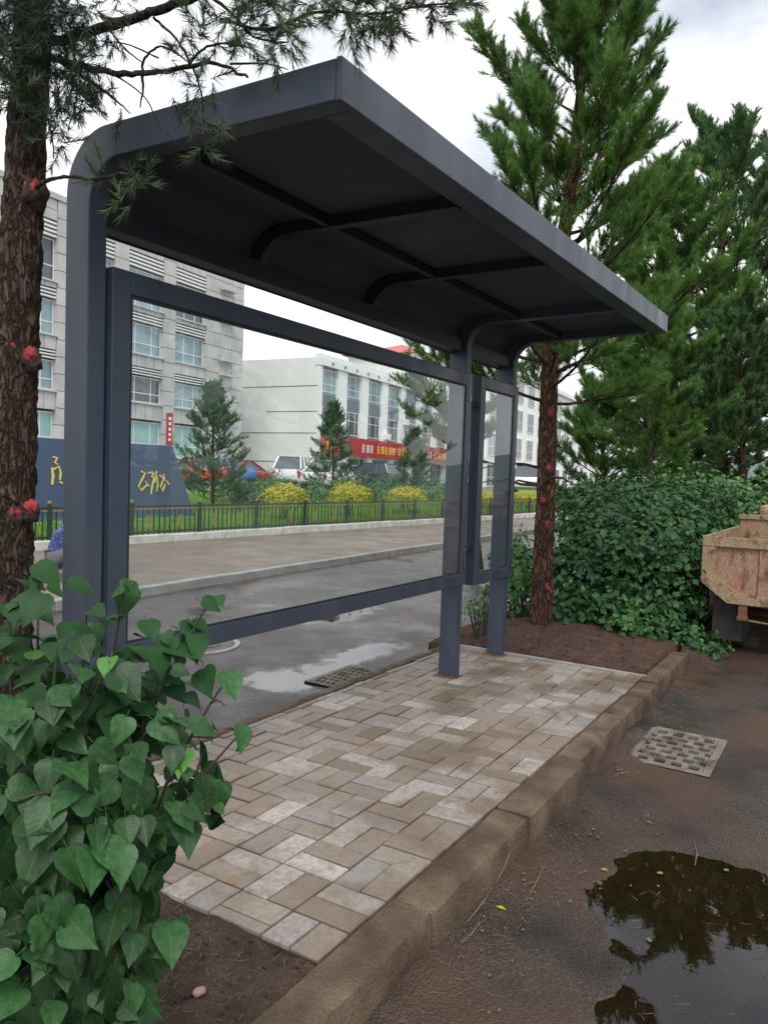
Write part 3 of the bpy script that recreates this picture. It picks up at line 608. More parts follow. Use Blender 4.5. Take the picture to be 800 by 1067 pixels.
disc(mc.x, mc.y, 0.36, 0.41, ROAD_Z - .02, ROAD_Z + .014).build('rim', M['kerbgrey'], r)
disc(mc.x, mc.y, 0.001, 0.345, ROAD_Z - .02, ROAD_Z + .010).build('lid', M['iron'], r)
disc(mc.x, mc.y, 0.20, 0.225, ROAD_Z + .008, ROAD_Z + .016).build('lid_ring', M['iron'], r)

# =================================================================== BUS SHELTER
SH = root('bus_shelter', (-2.6, 4.0, -0.034), 'slate blue steel bus shelter with glazed back and cantilevered roof', 'bus shelter')
PX0, PX1 = -2.72, -2.575
NY, FY = 1.855, 6.24                       # near and far ends of the roof
def zoff(x, y):                            # slight skew of the real canopy
    k = (x + 2.72) / 1.32; w = (y - NY) / (FY - NY)
    return -0.048 * k + (0.075 * w * k)
def xoff(x, y):
    k = max(0, (x + 2.72) / 1.32); w = (y - NY) / (FY - NY); return 0.04 * w * k
ZT, TH, RO = 2.845, 0.125, 0.235            # top level at the rear, band thickness, outer corner radius
def prof_outer(n=12):
    c = (PX0 + RO, ZT - RO); return [(c[0] + RO * math.cos(math.pi - a * math.pi / 2 / n), c[1] + RO * math.sin(math.pi - a * math.pi / 2 / n)) for a in range(n + 1)]
def prof_inner(th=TH, pw=PX1 - PX0, n=12, ri=None):
    ri = ri if ri is not None else 0.17
    c = (PX0 + pw + ri, ZT - th - ri); return [(c[0] + ri * math.cos(math.pi - a * math.pi / 2 / n), c[1] + ri * math.sin(math.pi - a * math.pi / 2 / n)) for a in range(n + 1)]
XF = -1.40
def rib(name, y0, y1, zb, x_end, th=TH, pw=PX1 - PX0, parent=SH, zbase=None, drop=0.0, ri=None, outer_drop=0.0):
    po = [(x, z - outer_drop) for x, z in prof_outer()]; pi_ = prof_inner(th, pw, ri=ri)
    poly_o = [(PX0, zb)] + po + [(x, ZT - outer_drop) for x in np.linspace(-2.3, x_end, 6)]
    poly_i = [(PX0 + pw, zb)] + pi_ + [(x, ZT - th) for x in np.linspace(-2.2, x_end, 6)]
    v, f = [], []; n = len(poly_o); assert n == len(poly_i)
    for y in (y0, y1):
        for (x, z) in poly_o + poly_i:
            kk = 1.0 if z > 2.4 else 0.0
            v.append((x + xoff(x, y) * kk, y, z + zoff(x, y) * kk))
    S = 2 * n
    for i in range(n - 1):
        f.append((i, i + 1, n + i + 1, n + i)); f.append((S + i, S + n + i, S + n + i + 1, S + i + 1))
        f.append((i, S + i, S + i + 1, i + 1)); f.append((n + i, n + i + 1, S + n + i + 1, S + n + i))
    f.append((0, n, S + n, S)); f.append((n - 1, S + n - 1, S + 2 * n - 1, 2 * n - 1))
    mb = MB(); mb.add(v, f); return mb.build(name, M['paint'], parent, bevel=0.004)
zpost = plat_z(-2.65) - 0.01
po = rib('post', NY, NY + 0.082, zpost, XF + 0.0005)
tag(po, 'near post bending over into the roof edge')
rib('post', 5.18, 5.262, zpost, -1.505, th=TH + 0.012, outer_drop=0.012)
rib('post', 6.095, 6.177, zpost, -1.505, th=TH + 0.012, outer_drop=0.012)
# base plates and weld bolts
for y in (5.18, 6.095):
    mb = MB(); mb.box(PX0 - 0.03, PX1 + 0.03, y - 0.03, y + 0.112, zpost, zpost + 0.017); mb.build('base_plate', M['rust'], SH, bevel=0.003)
# roof ribs without posts
for y in (2.86, 3.90):
    pi_ = prof_inner(TH + 0.005, 0.10, ri=0.2); v, f = [], []
    path = [(PX0 + 0.10, 2.56)] + pi_ + [(x, ZT - TH - 0.005) for x in np.linspace(-2.1, -1.505, 5)]
    for yy in (y, y + 0.05):
        for (x, z) in path: v += [(x + xoff(x, yy), yy, z + zoff(x, yy)), (x - (0.0 if z > 2.68 else 0.055) + xoff(x, yy), yy, z + zoff(x, yy) + (0.055 if z > 2.6 else 0.0))]
    n = len(path); S = 2 * n
    for i in range(n - 1):
        a = 2 * i; f += [(a, a + 2, a + 3, a + 1), (S + a, S + a + 1, S + a + 3, S + a + 2), (a, S + a, S + a + 2, a + 2), (a + 1, a + 3, S + a + 3, S + a + 1)]
    f += [(0, 1, S + 1, S), (2 * n - 2, S + 2 * n - 2, S + 2 * n - 1, 2 * n - 1)]
    mb = MB(); mb.add(v, f); mb.build('roof_rib', M['rib_shaded'], SH)
# roof skin (top), curved down the back
pts = [(PX0, 2.50)] + prof_outer(14) + [(x, ZT) for x in np.linspace(-2.35, XF - 0.002, 6)]
def loft(name, pts, ys, mat, flip=False, dz=0.0, dx=0.0, thick=None):
    v, f = [], []; n = len(pts)
    for y in ys:
        for (x, z) in pts: v.append((x + dx + xoff(x, y), y, z + dz + zoff(x, y)))
    for j in range(len(ys) - 1):
        for i in range(n - 1):
            a = j * n + i; q = (a, a + 1, a + n + 1, a + n); f.append(q[::-1] if flip else q)
    mb = MB(); mb.add(v, f); return mb.build(name, mat, SH, smooth=True)
loft('roof_sheet', pts, [NY + 0.083, FY - 0.003], M['paint'], dz=-0.003, dx=0.003)
# ceiling panels: each bay a sheet of its own, between ribs and split at the purlin
ci = prof_inner(0.075, 0.045, 12, ri=0.2)
cp_rear = [(PX0 + 0.045, 2.56)] + ci + [(x, ZT - 0.075) for x in (-2.3, -2.21)]
cp_front = [(x, ZT - 0.075) for x in (-2.17, -1.9, -1.51)]
bays = [(NY + 0.085, 2.86), (2.91, 3.90), (3.95, 5.18), (5.262, 6.095), (6.177, FY - 0.01)]
for (a, b) in bays:
    loft('ceiling_panel', cp_rear, [a, b], M['ceil'], True); loft('ceiling_panel', cp_front, [a, b], M['ceil'], True)
def skewbox(name, x0, x1, y0, y1, z0, z1, bev=0.004, mat=None):
    v = []
    for z in (z0, z1):
        for (x, y) in ((x0, y0), (x1, y0), (x1, y1), (x0, y1)): v.append((x + xoff(x, y), y, z + zoff(x, y)))
    mb = MB(); mb.add(v, [(0, 3, 2, 1), (4, 5, 6, 7), (0, 1, 5, 4), (1, 2, 6, 5), (2, 3, 7, 6), (3, 0, 4, 7)]); return mb.build(name, mat or M['paint'], SH, bevel=bev)
skewbox('front_fascia', XF + 0.001, XF + 0.022, NY, FY, ZT - 0.128, ZT + 0.004)
skewbox('front_soffit', -1.505, XF, NY + 0.084, FY - 0.052, ZT - 0.124, ZT - 0.112)
skewbox('end_soffit', -2.40, XF, FY - 0.05, FY, ZT - 0.120, ZT - 0.004)
for (a, b) in ((NY + 0.084, 2.858), (2.912, 3.898), (3.952, 5.178), (5.264, 6.093)):
    skewbox('purlin', -2.208, -2.172, a, b, ZT - 0.125, ZT - 0.077, mat=M['rib_shaded'])
skewbox('rear_beam', PX0 + 0.006, PX0 + 0.115, NY + 0.084, 5.178, 2.505, 2.60, mat=M['rib_shaded'])
skewbox('rear_beam', PX0 + 0.006, PX0 + 0.115, 5.264, 6.093, 2.505, 2.60, mat=M['rib_shaded'])
# display panels
def display(y0, y1, z0, z1, post_side, label, xb=-2.640):
    nm = bpy.data.objects.new('display_panel', None); link(nm, SH); nm['label'] = label; nm.location = (0.04, (y0 + y1) / 2 - 4.0, 0.7)
    xf_ = -2.553; w = 0.092
    by1 = post_side
    for (a, b, c, d, n_) in ((y0, y0 + w, z0, z1, 'stile'), (y0 + w + .0005, y1 - w - .0005, z1 - w, z1, 'rail'), (y0 + w + .0005, y1 - w - .0005, z0, z0 + w, 'rail')):
        mb = MB(); mb.box(xb, xf_, a, min(b, by1 if n_ == 'rail' else b), c, d) if n_ == 'stile' else mb.box(-2.572, xf_, a, b, c, d)
        mb.build(n_, M['paint'], nm, bevel=0.004)
        if n_ == 'rail':
            mb = MB(); mb.box(xb, -2.5725, a, by1 - 0.002, c + .004, d - .004); mb.build('rail_box', M['paint'], nm)
    mb = MB(); mb.box(-2.572, xf_, y1 - w, y1, z0, z1); mb.build('stile', M['paint'], nm, bevel=0.004)
    # gasket and glass
    gy0, gy1, gz0, gz1 = y0 + w, y1 - w, z0 + w, z1 - w
    for (a, b, c, d) in ((gy0 + .0005, gy0 + .012, gz0 + .0005, gz1 - .0005), (gy1 - .012, gy1 - .0005, gz0 + .0005, gz1 - .0005), (gy0 + .0125, gy1 - .0125, gz1 - .012, gz1 - .0005), (gy0 + .0125, gy1 - .0125, gz0 + .0005, gz0 + .012)):
        mb = MB(); mb.box(-2.5680, -2.5585, a, b, c, d); mb.build('seal', M['seal'], nm)
    mb = MB(); mb.box(-2.566, -2.561, gy0 + .006, gy1 - .006, gz0 + .006, gz1 - .006); mb.build('pane', M['glass'], nm)
    for zz in (z0 + 0.28, z0 + (z1 - z0) * .5, z1 - 0.2):
        mb = MB(); mb.tube([(-2.5525, y1 - 0.03, zz), (-2.545, y1 - 0.03, zz)], 0.009, 10); mb.build('bolt', M['steel'], nm)
    return nm
display(1.952, 5.250, 0.700, 2.338, 5.176, 'long glazed display panel between the near and middle posts')
display(5.415, 6.185, 0.672, 2.352, 6.091, 'narrow glazed display panel between the two far posts', xb=-2.636)
# low rear stretcher behind long panel (carries the panel box)
for y in (5.262,):
    mb = MB(); mb.box(-2.66, -2.60, 5.263, 5.414, 0.95, 1.0); mb.build('bracket', M['paint'], SH)
    mb = MB(); mb.box(-2.66, -2.60, 5.263, 5.414, 2.1, 2.15); mb.build('bracket', M['paint'], SH)


# =================================================================== BUILDINGS
def street_root(name, s, t, z, label, cat, group=None):
    return root(name, ST(s, t, z), label, cat, group, rz=STREET_ROT)
# local axes of a street root: +x along the street, +y away from the street (to the left), z up
def lbox(name, par, x0, x1, y0, y1, z0, z1, mat, bevel=0.0):
    mb = MB(); mb.box(x0, x1, y0, y1, z0, z1); return mb.build(name, mat, par, local=True, bevel=bevel)
def grow_window(par, x0, x1, z0, z1, y, mull, mat, trans=(0.42,), fw=0.07, depth=0.12, name='window'):
    """a window set into a recess: frame ring, mullions, pane"""
    mb = MB()
    mb.box(x0, x1, y, y + .06, z0, z0 + fw); mb.box(x0, x1, y, y + .06, z1 - fw, z1)
    mb.box(x0, x0 + fw, y, y + .06, z0 + fw, z1 - fw); mb.box(x1 - fw, x1, y, y + .06, z0 + fw, z1 - fw)
    for k in mull:
        xm = x0 + (x1 - x0) * k; mb.box(xm - fw * .4, xm + fw * .4, y + .003, y + .057, z0 + fw, z1 - fw)
    for k in trans:
        zm = z0 + (z1 - z0) * k; mb.box(x0 + fw, x1 - fw, y + .006, y + .054, zm - fw * .4, zm + fw * .4)
    w = mb.build(name, M['white_metal'], par, local=True)
    mb = MB(); mb.box(x0 + .01, x1 - .01, y + .028, y + .034, z0 + .01, z1 - .01); mb.build('pane', mat, w, local=True)
    return w

# ---- left grey stone office building: facade at t = 34
LB = street_root('office_building', 44.15, 34.03, 0.0, 'grey stone office block with white louvres above blue windows', 'building')
LEN, HT = 34.0, 15.55
wins = [(-4.15 - 2.95 - k * 4.0, -4.15 - k * 4.0) for k in range(7)]
rows = [(11.30, 13.50), (8.45, 10.30), (5.50, 7.10), (2.20, 4.35)]
mb = MB(); mb.box(-LEN, 0, 0.45, 14, -0.5, HT - 0.1); mb.build('core_wall', M['joint'], LB, local=True)
# cladding slabs between openings, each a part
def clad(x0, x1, z0, z1, nx_, nz_, y0=0.0, name='stone_slab'):
    for i in range(nx_):
        for j in range(nz_):
            a, b = x0 + (x1 - x0) * i / nx_, x0 + (x1 - x0) * (i + 1) / nx_; c, d = z0 + (z1 - z0) * j / nz_, z0 + (z1 - z0) * (j + 1) / nz_
            lbox(name, LB, a + .018, b - .018, y0 + random.uniform(0, .012), 0.449, c + .018, d - .018, M['lstone'])
zc = [HT] + [v for r_ in rows for v in (r_[1] + 0.75, r_[0])] + [0.0]
for z1_, z0_ in zip(zc[0::2], zc[1::2]): pass
bands = [(13.50 + .95, HT, 2), (10.30 + .62, 11.30, 1), (7.10 + .55, 8.45, 1), (4.35 + .1, 5.50, 1), (0.0, 2.20, 2)]
piers = [(-3.9, 0.0, 3)] + [(wins[k + 1][1] if k + 1 < len(wins) else -LEN, wins[k][0], 1) for k in range(len(wins))] + [(wins[0][1], -3.9, 1)]
for (x0, x1, n_) in piers:
    lo_ = 0.0
    nz_ = 17
    clad(x0, x1, 0.0, HT, n_, nz_, y0=-0.06 if n_ == 1 else 0.0)
for (z0_, z1_, n_) in bands:
    for (x0, x1) in wins: clad(x0, x1, z0_, z1_, 4, n_)
for ri, (z0_, z1_) in enumerate(rows):
    for wi, (x0, x1) in enumerate(wins):
        grow_window(LB, x0, x1, z0_, z1_, 0.22, (0.27, 0.73) if wi % 2 else (0.36, 0.7), M['curtain'] if ri == 3 else (M['pane'] if (wi + ri) % 3 else M['panedark']), trans=(0.36,))
        top = {0: .95, 1: .62, 2: .55, 3: .1}[ri]
        if top > .2:
            nl = 4 if ri == 0 else 3
            for q in range(nl):
                zq = z1_ + 0.05 + q * (top - .05) / nl
                lbox('louvre', LB, x0 + .02, x1 - .02, 0.02, 0.36, zq + .03, zq + (top - .05) / nl * .62, M['white_metal'])
            lbox('louvre_recess', LB, x0, x1, 0.40, 0.44, z1_, z1_ + top, M['pit'])
        lbox('sill', LB, x0 - .04, x1 + .04, -0.10, 0.2, z0_ - .10, z0_ - .01, M['lstone'])
for z in (14.0, 11.9, 9.1, 8.1, 5.7):
    lbox('ledge', LB, -2.75, -1.35, -0.42, -0.065, z, z + 0.16, M['lstone'])
lbox('parapet', LB, -LEN, 0.05, -0.12, 0.6, HT + .002, HT + 0.30, M['lstone'])
# red vertical banner on the pier
lbox('banner', LB, -7.95 + .15, -7.4 + .12, -0.12, -0.075, 3.0, 5.05, M['signred'])
for k in range(5):
    lbox('banner_mark', LB, -7.66, -7.42, -0.13, -0.122, 3.25 + k * .34, 3.25 + k * .34 + .18, M['signwhite'])

# ---- white three-storey shop building
WB = street_root('shop_building', 50.0, 30.86, 0.0, 'white three storey shop building with red sign band', 'building')
WL, WH = 36.0, 10.55
wcols = [(0.15, 2.55), (4.05, 6.55), (7.85, 10.5), (11.7, 14.4), (15.5, 18.4), (19.6, 22.4), (23.5, 26.3), (27.4, 30.2)]
mb = MB(); mb.box(0.02, WL, 0.5, 20, -0.5, WH - .2); mb.build('core_wall', M['white_wall'], WB, local=True)
lbox('end_wall', WB, -0.25, 0.015, 0.0, 20, -0.5, WH, M['white_wall'])
xs = [0.018] + [v for c_ in wcols for v in c_] + [WL]
for a, b in zip(xs[0::2], xs[1::2]):
    if b - a > .01: lbox('pilaster', WB, a, b, 0.0, 0.498, 4.6, WH - .62, M['white_wall'])
lbox('cornice', WB, -0.3, WL, -0.15, 0.499, WH - .615, WH - .02, M['white_wall'])
lbox('parapet', WB, -0.28, WL, -0.08, 0.499, WH - .015, WH + .28, M['white_wall'])
for k in range(12):
    lbox('cornice_lamp', WB, 1.2 + k * 2.0, 1.45 + k * 2.0, -0.22, -0.152, WH - .42, WH - .22, M['kerbgrey'])
for z in (2.3, 4.6, 6.3, 8.3):
    lbox('wall_groove', WB, -0.262, -0.251, 0.2, 9 if z != 6.3 else 5.0, z, z + .07, M['joint'])
for (x0, x1) in wcols:
    grow_window(WB, x0 + .05, x1 - .05, 7.95, 9.75, 0.20, (0.28, 0.72), M['pane'], trans=(0.35,))
    lbox('spandrel', WB, x0 + .02, x1 - .02, 0.22, 0.49, 6.75, 7.93, M['spandrel'])
    for q in range(5): lbox('spandrel_rib', WB, x0 + .04, x1 - .04, 0.17, 0.218, 6.85 + q * .21, 6.93 + q * .21, M['spandrel'])
    grow_window(WB, x0 + .05, x1 - .05, 4.75, 6.73, 0.20, (0.28, 0.72), M['panedark'], trans=(0.62,))
for k in range(8):
    a, b = k * 4.4, k * 4.4 + 4.34
    sg = lbox('sign_board', WB, a, b, -0.35, -0.02, 3.05, 4.52, M['signred'])
    for q in range(5):                                   # small illegible characters: blocks of strokes
        mb = MB(); cx_ = a + .55 + q * .78; col = 'signyellow' if k in (0, 2, 3, 5) else 'signwhite'
        if k == 1 and q < 2: continue
        for st_ in range(3): mb.box(cx_ - .22, cx_ + .22, -.372, -.352, 3.45 + st_ * .24, 3.52 + st_ * .24)
        for st_ in range(2 + q % 2): mb.box(cx_ - .18 + st_ * .2, cx_ - .11 + st_ * .2, -.374, -.353, 3.4, 4.1)
        mb.build('character', M[col], sg, local=True)
for k in range(8):
    x0 = 0.6 + k * 4.4
    lbox('shop_pier', WB, x0 + 3.0, x0 + 3.9, 0.0, 0.499, -0.4, 3.04, M['white_wall'])
    d_ = grow_window(WB, x0, x0 + 2.98, 0.3, 2.9, 0.3, (0.33, 0.66), M['panedark'], trans=(0.75,), name='shop_window')
# AC units
for (x, z) in ((2.9, 4.75), (11.0, 4.75), (14.9, 6.4)):
    lbox('air_conditioner', WB, x, x + .75, -0.42, -0.02, z, z + .55, M['white_metal'], bevel=.03)

# ---- red roofed house behind
RB = street_root('red_roof_building', 98.0, 44.0, 0.0, 'pale building with pink red hipped roof behind the shops', 'building')
lbox('wall', RB, 0, 30, 0, 12, -0.5, 19.2, M['white_wall'])
mb = MB(); mb.add([(-.8, -.8, 19.21), (30.8, -.8, 19.21), (30.8, 12.8, 19.21), (-.8, 12.8, 19.21), (6, 6, 21.6), (25, 6, 21.6)], [(0, 1, 5, 4), (1, 2, 5), (2, 3, 4, 5), (3, 0, 4), (0, 3, 2, 1)])
mb.build('roof', M['roofred'], RB, local=True)
# ---- far white terrace seen past the right-hand pine
FB = street_root('far_building', 64.0, 22.0, 0.0, 'white block with tall windows behind the pine trunk', 'building')
lbox('wall', FB, 0.0, 75, 0.3, 3.0, -0.5, 12.2, M['white_wall'])
for k in range(17):
    for q in range(4):
        grow_window(FB, 1.0 + k * 4.2, 3.4 + k * 4.2, 0.8 + q * 2.85, 2.9 + q * 2.85, 0.22, (0.5,), M['panedark'], trans=(0.4,))
lbox('cornice', FB, -0.2, 75, -0.1, 0.295, 12.0, 12.5, M['white_wall'])
FB2 = street_root('long_terrace', 160.0, 24.0, 0.0, 'distant pale terrace of lower roofline farther down the street', 'building')
lbox('wall', FB2, 0.0, 120, 0.3, 12, -0.5, 11.3, M['white_wall'])
for k in range(20):
    for q in range(3): grow_window(FB2, 1.5 + k * 5.2, 4.3 + k * 5.2, 1.0 + q * 3.3, 3.2 + q * 3.3, 0.22, (0.5,), M['panedark'])
# hills
hv, hf = [], []
hxs = np.linspace(-700, 500, 60)
for i, x in enumerate(hxs):
    hh = 26 + 20 * mnoise.fractal(Vector((x * .006, 2.0, 0)), 0.8, 2.0, 4)
    hv += [(x, 620, -1), (x, 760, max(6, hh)), (x, 900, -1)]
for i in range(len(hxs) - 1):
    a = 3 * i; hf += [(a, a + 3, a + 4, a + 1), (a + 1, a + 4, a + 5, a + 2)]
mb = MB(); mb.add(hv, hf); o = mb.build('hills', M['hill'], smooth=True); o['kind'] = 'structure'

# =================================================================== MONUMENT WALL
# slab face lies along the fence line, 2.2 m behind it
def onF(u, v, off):                                        # photo point on the vertical plane parallel to the fence
    d = Vector(ray(u, v)); c = Vector(CAM); q = fA + fnor * off
    t = (q - c).dot(fnor) / d.dot(fnor); return c + d * t
MOFF = 2.6
mTR, mBR, mTL = onF(180, 465, MOFF), onF(204, 528, MOFF), onF(45, 455, MOFF)
mo = root('monument_wall', fline((mBR - fA).dot(fdir) - 3.0, MOFF) + Vector((0, 0, 0.22)), 'slate blue sloping sided monument wall with gold brush calligraphy', 'monument', rz=math.atan2(fdir.y, fdir.x))
def mloc(p): d = p - Vector(mo.location); return (d.dot(fdir), d.dot(fnor), p.z - mo.location.z)
xr_t, xr_b, zt_ = mloc(mTR)[0], mloc(mBR)[0], (mTR.z + mTL.z) / 2 - mo.location.z
mb = MB(); xl = xr_b - 8.6
mb.prism([(xl, -0.1), (xr_b + .06, -0.1), (xr_t, zt_), (xl + (xr_b - xr_t), zt_)], 1, 0.0, 0.55)
mb.build('slab', M['blue'], mo, local=True, bevel=0.02)
mb = MB(); mb.box(xl - .2, xr_b + .25, -0.25, 0.8, -0.2, 0.08); mb.build('plinth', M['kerbgrey'], mo, local=True, bevel=.02)
def strokes(lines, name):
    mb = MB()
    for ln in lines:
        pts = [mloc(onF(u, v, MOFF)) for (u, v, w) in ln]; ws = [w for (_, _, w) in ln]
        # ribbon with varying width, proud of the face
        n = len(pts); v, f = [], []
        for i in range(n):
            a = Vector(pts[max(i - 1, 0)]); b = Vector(pts[min(i + 1, n - 1)]); t = (b - a); t.y = 0; t.normalize(); pn = Vector((-t.z, 0, t.x))
            w = ws[i] * 0.0145; c = Vector(pts[i])
            for sgn in (-1, 1):
                q = c + pn * w * sgn; v += [(q.x, -0.022, q.z), (q.x, -0.002, q.z)]
        for i in range(n - 1):
            a = 4 * i; f += [(a, a + 2, a + 6, a + 4), (a, a + 4, a + 5, a + 1), (a + 2, a + 3, a + 7, a + 6)]
        f += [(0, 1, 3, 2), (4 * n - 4, 4 * n - 2, 4 * n - 1, 4 * n - 3)]
        mb.add(v, f)
    o = mb.build(name, M['goldletter'], mo, local=True); return o
# traced brush strokes of the visible characters
strokes([[(147, 491, 1.2), (151, 493, 1.6), (148, 499, 1.4), (144, 507, 1.0), (147, 511, 1.6), (153, 505, 1.2)], [(151, 501, .8), (155, 507, 1.0)]], 'character')
strokes([[(154, 493, 1.4), (158, 492, 1.8), (160, 499, 1.6), (158, 508, 1.4), (157, 515, 1.0)], [(157, 497, 1.0), (163, 491, 1.4), (161, 503, 1.2)], [(163, 496, 1.2), (164, 505, 1.2), (163, 512, .8)]], 'character')
strokes([[(166, 495, 1.4), (170, 499, 1.2), (167, 507, 1.3), (169, 512, 1.5), (172, 504, 1.0)], [(170, 494, 1.0), (171, 501, 1.3)], [(173, 501, 1.2), (176, 505, 1.2)]], 'character')
strokes([[(55, 476, 1.2), (59, 477, 1.6), (57, 482, 1.3), (60, 484, 1.0)], [(54, 487, 1.6), (55, 496, 2.2), (54, 505, 1.6)], [(56, 489, 1.2), (61, 486, 1.5), (63, 493, 1.6), (62, 500, 1.2)], [(62, 502, 1.4), (65, 504, 1.0)]], 'character')
strokes([[(32, 493, 1.4), (36, 495, 1.6), (33, 497, .9)]], 'character')
strokes([[(98, 480, 1.2), (104, 482, 1.6), (102, 490, 1.4), (97, 500, 1.5), (103, 504, 1.4)], [(106, 488, 1.2), (110, 494, 1.5), (107, 503, 1.0)]], 'character')

# =================================================================== FENCE
fe = root('railing_fence', fline(-2.0, 0.12) + Vector((0, 0, 0.13)), 'low dark green and gold railing fence on the white kerb', 'fence', rz=math.atan2(fdir.y, fdir.x))
FH = 0.66
def fence_s(u):
    d = Vector(ray(u, 535)); c = Vector(CAM); q = fA + fnor * 0.12; t = (q - c).dot(fnor) / d.dot(fnor); return ((c + d * t) - Vector(fe.location)).dot(fdir)
s0 = fence_s(208); pitch = (fence_s(361) - fence_s(208)) / 3.0
mbp = MB(); mbp.box(-.035, .035, -.035, .035, 0, FH + .03)
post0 = mbp.build('post', M['fgreen'], fe, local=True); mbp = MB(); mbp.ico((0, 0, FH + .065), 0.042, sub=1); cap0 = mbp.build('finial', M['gold'], post0, local=True)
mbr = MB(); mbr.box(.036, pitch - .036, -.02, .02, FH - .05, FH - .015); rail0 = mbr.build('rail', M['fgreen'], fe, local=True)
mbr = MB(); mbr.box(.036, pitch - .036, -.014, .014, FH - .10, FH - .07); gold0 = mbr.build('gold_rail', M['gold'], fe, local=True)
mbr = MB(); mbr.box(.036, pitch - .036, -.02, .02, .07, .105); low0 = mbr.build('rail', M['fgreen'], fe, local=True)
mbq, mbg = MB(), MB()
npk = 13
for q in range(1, npk):
    x = pitch * q / npk
    mbq.box(x - .011, x + .011, -.0105, .0105, .03, FH - .051)
    if q % 6 == 3: mbg.box(x - .025, x + .025, -.021, -.0115, .16, FH - .22)
pk0 = mbq.build('picket_row', M['fgreen'], fe, local=True); pk0['kind'] = 'stuff'
gp0 = mbg.build('gold_motif', M['gold'], fe, local=True); gp0['kind'] = 'stuff'
nb = 20; k0 = -int((s0 + 0.0) // pitch) - 2
for k in range(k0, k0 + nb):
    x = s0 + k * pitch
    for src in (post0, rail0, gold0, low0, pk0, gp0):
        c = src if k == k0 else src.copy()
        if k != k0: link(c, fe)
        c.location = (x, 0, 0)
        if src is post0 and k != k0:
            c2 = cap0.copy(); link(c2, c)

# =================================================================== CARS
def car(kind, paint, label, loc, rz):
    """local +x = front"""
    r = root('parked_car', loc, label, 'car', 'cars parked behind the lawn', rz)
    suv = kind == 'suv'
    L_, W_, Ht = (4.6, 1.84, 1.68) if suv else (4.5, 1.76, 1.46)
    hb = 0.98 if suv else 0.88
    sec = [(-L_/2, .42, hb - .22, .70), (-L_/2 + .12, .30, hb - .02, .86), (-L_/2 + .7, .24, hb, .97), (0.0, .22, hb, 1.0), (L_/2 - 1.35, .22, hb, .98), (L_/2 - .55, .24, hb - .12, .92), (L_/2 - .1, .30, hb - .28, .80), (L_/2, .40, hb - .42, .62)]
    def body(sec, name, mat, parent):
        mb = MB(); v, f = [], []
        for (x, z0_, z1_, k) in sec:
            w = W_ / 2 * k
            v += [(x, -w * .92, z0_), (x, -w, z0_ + (z1_ - z0_) * .4), (x, -w * .97, z0_ + (z1_ - z0_) * .8), (x, -w * .86, z1_), (x, w * .86, z1_), (x, w * .97, z0_ + (z1_ - z0_) * .8), (x, w, z0_ + (z1_ - z0_) * .4), (x, w * .92, z0_)]
        n = len(sec)
        for i in range(n - 1):
            for k in range(8):
                a, b = i * 8 + k, i * 8 + (k + 1) % 8; f.append((a, a + 8, b + 8, b))
        f += [tuple(range(8)), tuple((n - 1) * 8 + k for k in range(7, -1, -1))]
        mb.add(v, f); o = mb.build(name, mat, parent, local=True, smooth=True)
        md = o.modifiers.new('split', 'EDGE_SPLIT'); md.split_angle = math.radians(40); return o
    bd = body(sec, 'body', paint, r)
    xr, xr2, xf2, xf1 = (-L_/2 + .15, -L_/2 + .55, L_/2 - 2.1, L_/2 - 1.25) if suv else (-L_/2 + .55, -L_/2 + 1.25, L_/2 - 2.2, L_/2 - 1.3)
    def cab(in_, mat, name, zt):
        v = []; 
        for (x, z, w) in ((xr + in_, hb - .01, .84), (xf1 - in_, hb - .01, .84), (xr2 + in_ * .5, zt, .66), (xf2 - in_ * .5, zt, .66)):
            for sg in (-1, 1): v.append((x, sg * W_ / 2 * w, z))
        mb = MB(); mb.add(v, [(0, 2, 6, 4), (1, 5, 7, 3), (4, 6, 7, 5), (0, 4, 5, 1), (2, 3, 7, 6), (0, 1, 3, 2)]); return mb.build(name, mat, r, local=True)
    cab(0.0, M['panedark'], 'glazing', Ht - .045)
    mb = MB(); mb.box(xr2 - .05, xf2 + .05, -W_/2*.68, W_/2*.68, Ht - .044, Ht); mb.build('roof', paint, r, local=True, bevel=.03)
    for (xa, xb) in ((xr, xr2), (xf1, xf2), ((xr2 + xf2) / 2, (xr2 + xf2) / 2), (xr + (xr2-xr)*.5+.55, xr2+.45)):
        for sg in (-1, 1):
            mb = MB(); mb.tube([(xa, sg * W_/2 * .855, hb), (xb, sg * W_/2 * .675, Ht - .03)], 0.045, 6); mb.build('pillar', paint, r, local=True)
    for x in (-L_/2 + .85, L_/2 - .9):
        for sg in (-1, 1):
            w = MB(); w.tube([(x, sg * (W_/2 - .21), .33), (x, sg * (W_/2 + .005), .33)], .33, 18); wo_ = w.build('wheel', M['rubber'], r, local=True)
            h = MB(); h.tube([(x, sg * (W_/2 + .006), .33), (x, sg * (W_/2 + .018), .33)], .20, 12); h.build('hub', M['steel'], wo_, local=True)
    for sg in (-1, 1):
        mb = MB(); mb.ico((L_/2 - .12, sg * .62, hb - .36), .13, sub=1, sq=(.6, 1.3, .7)); mb.build('headlight', M['signwhite'], r, local=True)
        mb = MB(); mb.ico((-L_/2 + .06, sg * .68, hb - .22), .12, sub=1, sq=(.5, 1.0, 1.3)); mb.build('tail_light', M['signred'], r, local=True)
    return r
def cp(name, c): return pm(name, c, tuple(x * .94 for x in c), 2, 0.25, coat=0.6)
cw, co_, cr, cbl, cdk = cp('white_car_paint', (0.72, .73, .74)), cp('orange_red_car_paint', (.55, .09, .03)), cp('red_car_paint', (.42, .03, .03)), cp('blue_car_paint', (.05, .16, .40)), cp('dark_car_paint', (.03, .033, .04))
def car_at(kind, paint, label, u, depth, z, rz): p = P(u, 500, depth); return car(kind, paint, label, (p.x, p.y, z), rz)
